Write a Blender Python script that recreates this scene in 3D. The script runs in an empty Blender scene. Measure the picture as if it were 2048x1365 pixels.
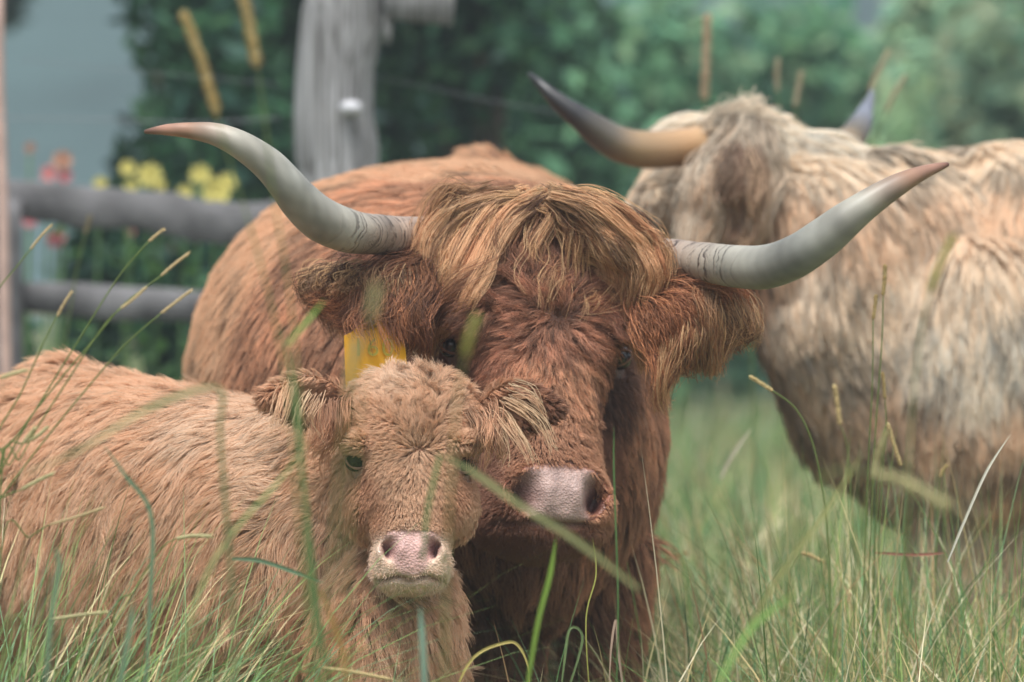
import bpy, math, random
import numpy as np
from mathutils import Vector, Matrix
from mathutils.bvhtree import BVHTree
from mathutils.kdtree import KDTree

random.seed(4); rng = np.random.default_rng(4)
sc = bpy.context.scene
COL = sc.collection
# ------------------------------------------------------------------ camera
HAZE = 0.0038
Q_ = 1.0      # hair count factor
FL, SW = 200.0, 36.0
CAMZ, TILT, FOCUS = 1.0, math.atan(182.5/11378), 7.72
cam_d = bpy.data.cameras.new('camera'); cam = bpy.data.objects.new('camera', cam_d); COL.objects.link(cam)
cam.location = (0, 0, CAMZ); cam.rotation_euler = (math.pi/2 - TILT, 0, 0)
cam_d.lens, cam_d.sensor_width = FL, SW
cam_d.clip_start, cam_d.clip_end = 0.1, 3000
cam_d.dof.use_dof = True; cam_d.dof.focus_distance = FOCUS
cam_d.dof.aperture_fstop = 4.7; cam_d.dof.aperture_blades = 0
sc.camera = cam
# ------------------------------------------------------------------ sky, sun, exposure
w = bpy.data.worlds.new('World'); sc.world = w; w.use_nodes = True
nt = w.node_tree; bgn = nt.nodes['Background']
sky = nt.nodes.new('ShaderNodeTexSky'); sky.sky_type = 'NISHITA'; sky.sun_disc = False
SUN_EL, SUN_AZ = math.radians(66), math.radians(-25)      # azimuth measured from -Y (behind the camera), towards -X
sky.sun_elevation = SUN_EL; sky.sun_rotation = math.radians(180-25)
sky.air_density = 1.0; sky.dust_density = 4.0; sky.ozone_density = 1.0
hsv = nt.nodes.new('ShaderNodeHueSaturation'); hsv.inputs['Saturation'].default_value = 0.55   # the grey veil of an overcast sky
nt.links.new(sky.outputs[0], hsv.inputs['Color']); nt.links.new(hsv.outputs[0], bgn.inputs[0])
bgn.inputs[1].default_value = 0.10
sun_d = bpy.data.lights.new('sun', 'SUN'); sun = bpy.data.objects.new('sun', sun_d); COL.objects.link(sun)
sun_d.energy = 3.0; sun_d.angle = math.radians(22); sun_d.color = (1, .985, .955)
sv = Vector((math.cos(SUN_EL)*math.sin(SUN_AZ), -math.cos(SUN_EL)*math.cos(SUN_AZ), math.sin(SUN_EL)))
sun.rotation_euler = sv.to_track_quat('Z', 'Y').to_euler()
sc.view_settings.view_transform = 'Standard'; sc.view_settings.look = 'None'
sc.view_settings.exposure = 1.2; sc.view_settings.gamma = 1
sc.render.engine = 'CYCLES'
sc.cycles.max_bounces = 8; sc.cycles.diffuse_bounces = 4; sc.cycles.glossy_bounces = 3
sc.cycles.transmission_bounces = 6; sc.cycles.transparent_max_bounces = 8
sc.cycles.use_denoising = True
sc.cycles.use_adaptive_sampling = True; sc.cycles.adaptive_threshold = 0.015
sc.cycles.sample_clamp_indirect = 4
try: sc.cycles_curves.shape = 'RIBBONS'; sc.cycles_curves.subdivisions = 2
except Exception: pass

# ------------------------------------------------------------------ authoring helpers
ct, st = math.cos(TILT), math.sin(TILT)
FPX = 2048*FL/SW
def ray(px, py):
    u, v = (px-1024)/FPX, (682.5-py)/FPX
    return np.array([u, ct + v*st, v*ct - st])            # direction, y not normalised to 1
def P(px, py, Y):
    r = ray(px, py); k = Y/r[1]
    return np.array([r[0]*k, Y, CAMZ + r[2]*k])
def srgb(r, g, b, k=1.0):
    f = lambda c: (c/255/12.92 if c <= 10 else ((c/255+.055)/1.055)**2.4)
    return np.array([f(r)*k, f(g)*k, f(b)*k])
def nrm(a):
    a = np.asarray(a, float); return a/np.maximum(np.linalg.norm(a, axis=-1, keepdims=True), 1e-9)
class Noise:
    def __init__(s, seed, freq, n=10, out=3):
        r = np.random.default_rng(seed)
        s.k = r.normal(size=(n, 3)); s.k = nrm(s.k)*freq*2*math.pi*r.uniform(.5, 1.6, size=(n, 1))
        s.ph = r.uniform(0, 6.28, size=(n, out)); s.a = r.normal(size=(n, out))*(2/n)**.5
    def __call__(s, p):
        q = p @ s.k.T
        o = np.zeros(p.shape[:-1]+(s.ph.shape[1],))
        for i in range(s.k.shape[0]): o += s.a[i]*np.sin(q[..., i:i+1]+s.ph[i])
        return o
def mesh_np(name, verts, faces):
    """faces: list of index arrays (n,3) or (n,4)"""
    me = bpy.data.meshes.new(name)
    verts = np.asarray(verts, np.float32); faces = [np.asarray(f, np.int32) for f in faces if len(f)]
    idx = np.concatenate([f.ravel() for f in faces]); cnt = np.concatenate([np.full(len(f), f.shape[1], np.int32) for f in faces])
    me.vertices.add(len(verts)); me.vertices.foreach_set('co', verts.ravel())
    me.loops.add(len(idx)); me.loops.foreach_set('vertex_index', idx)
    me.polygons.add(len(cnt)); st_ = np.concatenate([[0], np.cumsum(cnt)[:-1]]).astype(np.int32)
    me.polygons.foreach_set('loop_start', st_); me.polygons.foreach_set('loop_total', cnt)
    me.update(calc_edges=True); me.validate()
    return me
def smooth_shade(me): me.polygons.foreach_set('use_smooth', np.ones(len(me.polygons), bool)); me.update()
def vcol(me, cols, name='tint'):
    a = me.color_attributes.new(name, 'FLOAT_COLOR', 'POINT')
    c = np.ones((len(me.vertices), 4), np.float32); c[:, :3] = cols; a.data.foreach_set('color', c.ravel())
def add(name, data, mat=None, parent=None, **tags):
    o = bpy.data.objects.new(name, data); COL.objects.link(o)
    if mat is not None: data.materials.append(mat)
    if parent is not None:
        o.parent = parent; o.matrix_parent_inverse = parent.matrix_world.inverted()
    for k, v in tags.items(): o[k] = v
    return o
def root(name, loc, label, cat, group=None):
    o = bpy.data.objects.new(name, None); COL.objects.link(o); o.location = loc; o.empty_display_size = .1
    o['label'] = label; o['category'] = cat
    if group: o['group'] = group
    o.matrix_world = Matrix.Translation(loc)
    return o
class MB:
    """collects rings and faces into one mesh"""
    def __init__(s): s.v = []; s.q = []; s.t = []; s.n = 0; s.c = []
    def addv(s, pts, col=None):
        pts = np.asarray(pts, float); s.v.append(pts); b = s.n; s.n += len(pts)
        s.c.append(np.broadcast_to(np.array(col if col is not None else (1, 1, 1), float), (len(pts), 3)))
        return b
    def loft(s, rings, col=None, caps=True):
        m = len(rings[0]); bs = [s.addv(r, None if col is None else (col[i] if np.ndim(col) > 1 else col)) for i, r in enumerate(rings)]
        i = np.arange(m); j = (i+1) % m
        for a, b in zip(bs[:-1], bs[1:]): s.q.append(np.stack([a+i, a+j, b+j, b+i], 1))
        if caps:
            for bi, fl in ((0, 1), (-1, 0)):
                c0 = None if col is None else (col[bi] if np.ndim(col) > 1 else col)
                c = s.addv([np.mean(rings[bi], 0)], c0); b = bs[bi]
                s.t.append(np.stack([np.full(m, c), b+j, b+i] if fl else [np.full(m, c), b+i, b+j], 1))
    def tube(s, pts, rad, m=8, col=None, caps=True, squash=None):
        pts = np.asarray(pts, float); rad = np.broadcast_to(rad, (len(pts),))
        T = nrm(np.gradient(pts, axis=0)); up = np.array([0, 0, 1.]) if abs(T[0][2]) < .9 else np.array([1., 0, 0])
        rings = []; a = np.linspace(0, 2*math.pi, m, endpoint=False)
        x = nrm(np.cross(T[0], up))
        for p, t, r in zip(pts, T, rad):
            x = nrm(x - t*np.dot(x, t)); y = np.cross(t, x)
            rings.append(p + r*(np.cos(a)[:, None]*x + np.sin(a)[:, None]*y))
        s.loft(rings, col, caps)
    def ell(s, c, r, M=None, nu=16, nv=10, col=None):
        c = np.asarray(c, float); r = np.broadcast_to(r, (3,)); rings = []
        for k in range(1, nv):
            th = math.pi*k/nv; a = np.linspace(0, 2*math.pi, nu, endpoint=False)
            q = np.stack([np.sin(th)*np.cos(a)*r[0], np.sin(th)*np.sin(a)*r[1], np.full(nu, math.cos(th)*r[2])], 1)
            if M is not None: q = q @ np.asarray(M).T
            rings.append(c+q)
        s.loft(rings[::-1], col)
    def quads(s, V4, col=None):
        """V4: (n,4,3)"""
        n = len(V4); b = s.addv(V4.reshape(-1, 3)); 
        if col is not None: s.c[-1] = np.repeat(col, 4, axis=0) if np.ndim(col) > 1 else np.broadcast_to(col, (4*n, 3))
        s.q.append(b + np.arange(4*n).reshape(n, 4))
    def mesh(s, name='m', col=False, smooth=True):
        fs = []
        if s.q: fs.append(np.concatenate(s.q))
        if s.t: fs.append(np.concatenate(s.t))
        me = mesh_np(name, np.concatenate(s.v), fs)
        if smooth: smooth_shade(me)
        if col: vcol(me, np.concatenate(s.c))
        return me
def spline(pts, n):
    pts = np.asarray(pts, float); k = len(pts); t = np.linspace(0, k-1, n); i = np.clip(t.astype(int), 0, k-2); f = (t-i)[:, None]
    g = lambda j: pts[np.clip(j, 0, k-1)]
    a, b, c, d = g(i-1), g(i), g(i+1), g(i+2)
    return .5*((2*b)+(-a+c)*f+(2*a-5*b+4*c-d)*f**2+(-a+3*b-3*c+d)*f**3)

# ------------------------------------------------------------------ materials
def mat(name, build):
    m = bpy.data.materials.new(name); m.use_nodes = True; nt = m.node_tree
    b = nt.nodes['Principled BSDF']; build(nt, b, nt.nodes['Material Output']); return m
def node(nt, t, **kw):
    n = nt.nodes.new(t)
    for k, v in kw.items(): setattr(n, k, v)
    return n
def m_hair(name, rough=.5, spec=.35, trans=0.0):
    def f(nt, b, out):
        a = node(nt, 'ShaderNodeAttribute', attribute_name='tint')
        nt.links.new(a.outputs['Color'], b.inputs['Base Color'])
        b.inputs['Roughness'].default_value = rough; b.inputs['Specular IOR Level'].default_value = spec
        tr = node(nt, 'ShaderNodeBsdfTranslucent'); nt.links.new(a.outputs['Color'], tr.inputs['Color'])
        mx = node(nt, 'ShaderNodeMixShader'); mx.inputs[0].default_value = .3
        nt.links.new(b.outputs[0], mx.inputs[1]); nt.links.new(tr.outputs[0], mx.inputs[2]); nt.links.new(mx.outputs[0], out.inputs[0])
    return mat(name, f)
M_HAIR = m_hair('fur')
def _skin(nt, b, out):
    a = node(nt, 'ShaderNodeAttribute', attribute_name='tint'); n = node(nt, 'ShaderNodeTexNoise'); n.inputs['Scale'].default_value = 60
    n.inputs['Detail'].default_value = 6
    tc = node(nt, 'ShaderNodeTexCoord'); nt.links.new(tc.outputs['Object'], n.inputs['Vector'])
    r = node(nt, 'ShaderNodeMapRange'); r.inputs[1].default_value = .3; r.inputs[2].default_value = .7; r.inputs[3].default_value = .72; r.inputs[4].default_value = 1.15
    mx = node(nt, 'ShaderNodeVectorMath', operation='SCALE')
    nt.links.new(n.outputs[0], r.inputs[0]); nt.links.new(a.outputs['Color'], mx.inputs[0]); nt.links.new(r.outputs[0], mx.inputs['Scale'])
    nt.links.new(mx.outputs[0], b.inputs['Base Color'])
    v = node(nt, 'ShaderNodeTexVoronoi'); v.inputs['Scale'].default_value = 330; nt.links.new(tc.outputs['Object'], v.inputs['Vector'])
    bp = node(nt, 'ShaderNodeBump'); bp.inputs['Strength'].default_value = .42; bp.inputs['Distance'].default_value = .003
    rr = node(nt, 'ShaderNodeMapRange'); rr.inputs[1].default_value = .35; rr.inputs[2].default_value = .65; rr.inputs[3].default_value = .3; rr.inputs[4].default_value = .62; nt.links.new(n.outputs[0], rr.inputs[0]); nt.links.new(rr.outputs[0], b.inputs['Roughness'])
    nt.links.new(v.outputs[0], bp.inputs['Height']); nt.links.new(bp.outputs[0], b.inputs['Normal'])
    b.inputs['Roughness'].default_value = .55; b.inputs['Specular IOR Level'].default_value = .4
    b.inputs['Subsurface Weight'].default_value = .15; b.inputs['Subsurface Radius'].default_value = (.01, .005, .003)
M_SKIN = mat('hide', _skin)
def m_plain(name, col, rough=.6, spec=.4, nscale=0, namp=.3, bump=0, coat=0):
    def f(nt, b, out):
        b.inputs['Roughness'].default_value = rough; b.inputs['Specular IOR Level'].default_value = spec
        b.inputs['Base Color'].default_value = (*col, 1); b.inputs['Coat Weight'].default_value = coat
        if nscale:
            tc = node(nt, 'ShaderNodeTexCoord'); n = node(nt, 'ShaderNodeTexNoise'); n.inputs['Scale'].default_value = nscale; n.inputs['Detail'].default_value = 5
            nt.links.new(tc.outputs['Object'], n.inputs['Vector'])
            r = node(nt, 'ShaderNodeMapRange'); r.inputs[1].default_value = .3; r.inputs[2].default_value = .7; r.inputs[3].default_value = 1-namp; r.inputs[4].default_value = 1+namp
            vm = node(nt, 'ShaderNodeVectorMath', operation='SCALE'); vm.inputs[0].default_value = tuple(col)
            nt.links.new(n.outputs[0], r.inputs[0]); nt.links.new(r.outputs[0], vm.inputs['Scale']); nt.links.new(vm.outputs[0], b.inputs['Base Color'])
            if bump:
                bp = node(nt, 'ShaderNodeBump'); bp.inputs['Strength'].default_value = bump; bp.inputs['Distance'].default_value = .01
                nt.links.new(n.outputs[0], bp.inputs['Height']); nt.links.new(bp.outputs[0], b.inputs['Normal'])
    return mat(name, f)
def m_tint(name, rough=.6, spec=.3, trans=.3):
    """colour from the mesh's tint attribute, thin leaf-like"""
    def f(nt, b, out):
        a = node(nt, 'ShaderNodeAttribute', attribute_name='tint'); nt.links.new(a.outputs['Color'], b.inputs['Base Color'])
        b.inputs['Roughness'].default_value = rough; b.inputs['Specular IOR Level'].default_value = spec
        if trans:
            tr = node(nt, 'ShaderNodeBsdfTranslucent'); nt.links.new(a.outputs['Color'], tr.inputs['Color'])
            mx = node(nt, 'ShaderNodeMixShader'); mx.inputs[0].default_value = trans
            nt.links.new(b.outputs[0], mx.inputs[1]); nt.links.new(tr.outputs[0], mx.inputs[2]); nt.links.new(mx.outputs[0], out.inputs[0])
    return mat(name, f)
M_LEAF = m_tint('leaf', .6, .2, .35); M_BLADE = m_tint('grass_blade', .5, .3, .35); M_SEED = m_tint('dry_seed', .8, .1, .2)
M_HORN = m_tint('horn', .34, .5, 0)

# ------------------------------------------------------------------ bodies
def remesh(mb, voxel, smooth_it=6):
    me = mb.mesh('raw'); o = bpy.data.objects.new('raw', me); COL.objects.link(o)
    md = o.modifiers.new('r', 'REMESH'); md.mode = 'VOXEL'; md.voxel_size = voxel; md.adaptivity = 0
    dg = bpy.context.evaluated_depsgraph_get(); dg.update()
    out = bpy.data.meshes.new_from_object(o.evaluated_get(dg)); bpy.data.objects.remove(o); bpy.data.meshes.remove(me)
    n = len(out.vertices); v = np.empty(n*3, np.float32); out.vertices.foreach_get('co', v); v = v.reshape(-1, 3).astype(float)
    e = np.empty(len(out.edges)*2, np.int32); out.edges.foreach_get('vertices', e); e = e.reshape(-1, 2)
    deg = np.bincount(e.ravel(), minlength=n)[:, None]
    def lap(v):
        s = np.zeros_like(v)
        for k in range(3):
            s[:, k] = np.bincount(e[:, 0], v[e[:, 1], k], n)+np.bincount(e[:, 1], v[e[:, 0], k], n)
        return s/deg - v
    for i in range(smooth_it): v += .55*lap(v); v -= .15*lap(v)
    out.vertices.foreach_set('co', v.astype(np.float32).ravel()); out.update()
    return out, v, lap
def normals(me):
    n = np.empty(len(me.vertices)*3, np.float32); me.vertex_normals.foreach_get('vector', n); return n.reshape(-1, 3).astype(float)
def frame(yaw, pitch, roll):
    y, p = math.radians(yaw), math.radians(pitch)
    f0 = np.array([math.sin(y), -math.cos(y), 0]); r0 = np.array([math.cos(y), math.sin(y), 0]); u0 = np.array([0, 0, 1.])
    u = math.cos(p)*u0 - math.sin(p)*f0; f = math.cos(p)*f0+math.sin(p)*u0
    c, s_ = math.cos(math.radians(roll)), math.sin(math.radians(roll))      # clockwise in the picture, about the y axis
    R = np.array([[c, 0, s_], [0, 1, 0], [-s_, 0, c]])
    return np.stack([R@r0, R@f, R@u], 1)       # columns: right, forward(toward camera), up
class Head:
    def __init__(s, o, F): s.o = np.asarray(o, float); s.F = F
    def __call__(s, x, f, z): return s.o + s.F@np.array([x, f, z], float)
    def inv(s, p): return (p-s.o)@s.F
    def rings(s, secs, m=28, e=2.4):
        """secs: (z, halfwidth, front, back, xc, widest)"""
        out = []; a = np.linspace(0, 2*math.pi, m, endpoint=False); ca, sa = np.cos(a), np.sin(a)
        X = np.sign(ca)*np.abs(ca)**(2/e); Yv = np.sign(sa)*np.abs(sa)**(2/e)
        for (z, wd, fr, bk) in secs:
            mid = fr - .45*(fr-bk)
            yy = np.where(Yv > 0, mid+Yv*(fr-mid), mid+Yv*(mid-bk))
            out.append(np.array([s(X[i]*wd, yy[i], z) for i in range(m)]))
        return out
def ring_path(path, m=32, e=2.2):
    """path rows: center xyz, half width, half height ; rings perpendicular to the path, kept upright"""
    C = np.array([p[0] for p in path]); T = np.gradient(C, axis=0); out = []
    a = np.linspace(0, 2*math.pi, m, endpoint=False); X = np.sign(np.cos(a))*np.abs(np.cos(a))**(2/e); Z = np.sign(np.sin(a))*np.abs(np.sin(a))**(2/e)
    for c, t, p in zip(C, T, path):
        t = nrm(t); side = nrm(np.cross(t, [0, 0, 1])); up = np.cross(side, t)
        out.append(c + X[:, None]*p[1]*side + Z[:, None]*p[2]*up)
    return out
def leg(mb, top, r0, knee_dx=(0, 0)):
    x, y, z = top; kx, ky = knee_dx
    pts = [(x, y, z), (x+kx*.5, y+ky*.5, z*.78), (x+kx, y+ky, z*.55), (x+kx, y+ky, z*.46), (x+kx*.6, y+ky*.6, z*.25), (x+kx*.5, y+ky*.5, z*.13), (x+kx*.5, y+ky*.5-.02, .05), (x+kx*.5, y+ky*.5-.03, 0)]
    rr = [r0, r0*.78, r0*.52, r0*.54, r0*.4, r0*.46, r0*.58, r0*.62]
    mb.tube(spline(pts, 22), np.interp(np.linspace(0, 7, 22), range(8), rr), 16)

# ------------------------------------------------------------------ fur
class Surf:
    def __init__(s, me):
        s.me = me; n = len(me.vertices); v = np.empty(n*3, np.float32); me.vertices.foreach_get('co', v); s.v = v.reshape(-1, 3).astype(float)
        s.n = normals(me); me.calc_loop_triangles(); t = np.empty(len(me.loop_triangles)*3, np.int32); me.loop_triangles.foreach_get('vertices', t); s.t = t.reshape(-1, 3)
        s.bvh = BVHTree.FromPolygons(s.v.tolist(), s.t.tolist())
        a, b, c = (s.v[s.t[:, k]] for k in range(3)); s.area = np.linalg.norm(np.cross(b-a, c-a), axis=1)/2; s.tc = (a+b+c)/3
        s.tn = nrm(s.n[s.t].sum(1))
    def hit(s, px, py):
        r = nrm(ray(px, py)); h = s.bvh.ray_cast(Vector((0, 0, CAMZ)), Vector(r))
        return None if h[0] is None else (np.array(h[0]), np.array(h[1]))
    def at(s, px, py, off=.012, Y=None):
        h = s.hit(px, py)
        if h is None: return P(px, py, Y)
        return P(px, py, h[0][1]-off)
    def sample(s, n, wt):
        w_ = s.area*wt; idx = rng.choice(len(w_), n, p=w_/w_.sum())
        u = rng.random((n, 2)); fl = u.sum(1) > 1; u[fl] = 1-u[fl]
        a, b, c = (s.t[idx, k] for k in range(3)); u0 = u[:, :1]; u1 = u[:, 1:]
        p = s.v[a]*(1-u0-u1)+s.v[b]*u0+s.v[c]*u1; q = nrm(s.n[a]*(1-u0-u1)+s.n[b]*u0+s.n[c]*u1)
        return p, q
    def facing(s, lo=-.3, hi=.1):
        vd = nrm(np.array([0, 0, CAMZ])-s.tc); return np.clip(((s.tn*vd).sum(1)-lo)/(hi-lo), 0, 1)
def strokes(surf, rows, Ydef):
    """rows px,py,dx,dy,len,lift,curl,(r,g,b) -> arrays in 3D"""
    pos, dr, par = [], [], []
    for (px, py, dx, dy, L, lift, curl, col) in rows:
        h = surf.hit(px, py)
        p = h[0] if h else P(px, py, Ydef)
        pos.append(p); dr.append(nrm(np.array([dx, 0, -dy], float))); par.append([L, lift, curl, *col])
    return np.array(pos), np.array(dr), np.array(par)
def field(p, S, power=4, eps=.02):
    pos, dr, par = S; D = np.zeros((len(p), 3)); Q = np.zeros((len(p), par.shape[1]))
    for i in range(0, len(p), 20000):
        q = p[i:i+20000]; d2 = ((q[:, None]-pos[None])**2).sum(2)+eps**2; w_ = d2**(-power/2); w_ /= w_.sum(1, keepdims=True)
        D[i:i+20000] = w_@dr; Q[i:i+20000] = w_@par
    return D, Q
def tune(S, kl, klift, kcurl, gamma=.9, gain=1.15):
    par = S[2]; par[:, 0] *= kl; par[:, 1] *= klift; par[:, 2] *= kcurl; c = par[:, 3:6]**gamma*gain; m = c.max(1, keepdims=True); par[:, 3:6] = c*np.minimum(1, .72/m)
def make_curves(name, Pts, rad_root, rad_tip, cols, parent, material=M_HAIR, DESAT=.18):
    """Pts (n,k,3), cols (n,3) or (n,k,3)"""
    n, k = Pts.shape[:2]; h = bpy.data.hair_curves.new(name); h.add_curves([k]*n)
    h.position_data.foreach_set('vector', Pts.astype(np.float32).ravel())
    t = np.linspace(0, 1, k); r = (rad_root+(rad_tip-rad_root)*t**1.3)[None]*np.ones((n, 1))
    if np.ndim(rad_root): pass
    at = h.attributes.get('radius') or h.attributes.new('radius', 'FLOAT', 'POINT'); at.data.foreach_set('value', r.astype(np.float32).ravel())
    lum = cols@np.array([.3, .6, .1]); cols = cols*(1-DESAT)+lum[..., None]*DESAT
    if cols.ndim == 2: cols = np.repeat(cols[:, None], k, 1)
    ca = h.attributes.new('tint', 'FLOAT_VECTOR', 'POINT'); ca.data.foreach_set('vector', cols.astype(np.float32).ravel())
    return add(name, h, material, parent)
def grow(surf, S, n, n_guides, wt, seg=7, clump=.6, frizz=.1, grav=.15, colvar=.25, noise_f=9, seed=1, tipgain=1.4, lenvar=.3, power=4, mod=None, dirn=.14, rootg=.62):
    nz = Noise(seed, noise_f); nz2 = Noise(seed+7, noise_f*4.5); ncol = Noise(seed+3, 7, out=1)
    g, gn = surf.sample(n_guides, wt)
    D, Q = field(g, S, power); Q = mod(g, Q) if mod else Q; L = Q[:, 0]*(1+lenvar*rng.normal(size=n_guides)*.5).clip(.4, 1.8); lift = Q[:, 1]; curl = Q[:, 2]
    D = nrm(D - gn*(D*gn).sum(1, keepdims=True)); D = nrm(D + nz(g)*(dirn*np.clip(.2+4*curl[:, None], 0, 1)+.45*curl[:, None]))
    D = nrm(D - gn*(D*gn).sum(1, keepdims=True)*.9)
    G = np.empty((n_guides, seg, 3)); G[:, 0] = g-gn*.002; cur = nrm(D+gn*lift[:, None]*1.3); p = G[:, 0].copy(); nn = gn.copy()
    bv = surf.bvh; ax = nz(g*3)
    for k in range(1, seg):
        stp = (L/(seg-1))[:, None]
        w2 = nz2(p)*curl[:, None]*.75 + nz(p*2.2)*curl[:, None]*.5; w2 = w2-gn*(w2*gn).sum(1, keepdims=True)*.7
        cur = nrm(cur + D*.25 + np.array([0, 0, -1])*grav*k/seg + w2)
        p = p+cur*stp
        for i in range(n_guides):
            h = bv.find_nearest(Vector(p[i]), .08)
            if h[0] is not None:
                q = np.array(h[0]); hn = np.array(h[1]); d = (p[i]-q)@hn; need = .0015+.5*lift[i]*L[i]*min(k/seg, .5)
                if d < need: p[i] = p[i]+hn*(need-d)
        cur = nrm(p-G[:, k-1]); G[:, k] = p
    kd = KDTree(n_guides)
    for i in range(n_guides): kd.insert(g[i], i)
    kd.balance()
    r, rn = surf.sample(n, wt); near = np.array([kd.find(Vector(x))[1] for x in r])
    Dh, Qh = field(r, S, power); Qh = mod(r, Qh) if mod else Qh
    t = np.linspace(0, 1, seg)[None, :, None]
    ls = (Qh[:, 0]*(.6+.4*L[near]/np.maximum(Q[near, 0], 1e-4))/np.maximum(L[near], 1e-4)).clip(.03, 2)*(1+lenvar*rng.normal(size=n)*.6).clip(.35, 1.7)
    calm = np.clip(.22+3.2*Qh[:, 2], 0, 1)[:, None, None]
    G2 = G[near]; rel = G2-G2[:, :1]
    own = (r-rn*.002)[:, None]+rel*ls[:, None, None]
    cl = clump*(.55+.7*rng.random((n, 1, 1)))
    Pts = own + (G2-own)*np.clip(cl, 0, 1)*np.minimum(1, Qh[:, :1, None]/.012)*t**.9*(1-.35*t)
    jit = rng.normal(size=(n, 1, 3))*frizz*Qh[:, :1, None]*calm; jit2 = rng.normal(size=(n, 3, 3))*frizz*.5*Qh[:, :1, None]*calm
    jn = rn[:, None]; jit = jit-jn*(jit*jn).sum(-1, keepdims=True)*.65; jit2 = jit2-jn*(jit2*jn).sum(-1, keepdims=True)*.65
    Pts = Pts + jit*t**1.4 + jit2[:, :1]*np.sin(t*5)+jit2[:, 1:2]*np.cos(t*7)*t
    base = Qh[:, 3:6]; tuft = np.exp(colvar*1.25*rng.normal(size=(n_guides, 1)))[near]
    v = (tuft*np.exp(colvar*.55*rng.normal(size=(n, 1)))*(1+colvar*.8*ncol(r))).clip(.35, 2.2)
    c = base*v; warm = rng.normal(size=(n, 1))*.06; c = c*np.concatenate([1+warm, np.ones_like(warm), 1-warm], 1)
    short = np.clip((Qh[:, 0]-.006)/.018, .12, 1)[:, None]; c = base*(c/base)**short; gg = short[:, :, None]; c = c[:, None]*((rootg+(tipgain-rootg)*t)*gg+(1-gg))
    c = np.clip(c, .004, None); return Pts, c*np.minimum(1, .8/c.max(-1, keepdims=True))
def locks(keys, n_locks, per, cols, spread=(.012, .004), seg=12, wav=.006, lenvar=.15, seed=3, frizz=.004, colvar=.2, jitter=.3):
    per = max(per, 1)
    """keys: list of 3D polylines (k,3) ordered side by side; locks interpolate neighbours"""
    K = np.array([spline(k, seg) for k in keys]); nz = Noise(seed, 12); r = np.random.default_rng(seed)
    u = np.clip(np.linspace(0, len(K)-1.001, n_locks)+r.normal(size=n_locks)*jitter, 0, len(K)-1.001); i = u.astype(int); f = (u-i)[:, None, None]
    Lk = K[i]*(1-f)+K[i+1]*f
    t = np.linspace(0, 1, seg)[None, :, None]
    Lk = Lk + nz(Lk)*wav*(.4+t) + r.normal(size=(n_locks, 1, 3))*np.array([.006, .006, .006])*(1-.3*t)
    nn = n_locks*per; A = np.repeat(Lk, per, 0); ph = r.normal(size=(nn, 1, 3)); ph2 = r.normal(size=(nn, 1, 3))
    sp = spread[0]+(spread[1]-spread[0])*t
    s = (1-lenvar*r.random((nn, 1, 1)))
    tt = np.linspace(0, 1, seg)[None]*s[:, :, 0]*(seg-1); j = np.clip(tt.astype(int), 0, seg-2); fr = (tt-j)[..., None]
    ar = np.arange(nn)[:, None]; B = A[ar, j]*(1-fr)+A[ar, j+1]*fr
    ph[:, :, 1] *= .6; Pts = B + ph*sp*(1+.6*np.sin(t*3.14)) + ph2*frizz*t*np.sin(3*t*2+ph*3)
    ci = r.random((n_locks, 1)); c = (cols[0]*(1-ci)+cols[1]*ci)*np.exp(.36*r.normal(size=(n_locks, 1))); c = np.repeat(c, per, 0)*(1+colvar*r.normal(size=(nn, 1))).clip(.5, 1.7)
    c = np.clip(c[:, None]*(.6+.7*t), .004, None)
    return Pts, c*np.minimum(1, .75/c.max(-1, keepdims=True))
def _eye(nt, b, out):
    b.inputs['Base Color'].default_value = (.012, .008, .007, 1); b.inputs['Roughness'].default_value = .06
    b.inputs['Specular IOR Level'].default_value = .09; b.inputs['Coat Weight'].default_value = .0; b.inputs['Coat Roughness'].default_value = .03
M_EYE = mat('wet_eye', _eye)
def _eye2(nt, b, out):
    b.inputs['Base Color'].default_value = (.03, .014, .009, 1); b.inputs['Roughness'].default_value = .08; b.inputs['Specular IOR Level'].default_value = .6
M_EYEB = mat('brown_wet_eye', _eye2)
M_LID = m_plain('eyelid', srgb(128, 88, 70), .5, .4)
M_LIDC = m_plain('pale_eyelid', srgb(150, 110, 96), .5, .4)
M_TAG = m_plain('yellow_plastic', srgb(240, 176, 40), .4, .4, 30, .08)
M_INK = m_plain('faded_green_ink', srgb(172, 156, 66), .7, .2)
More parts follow.
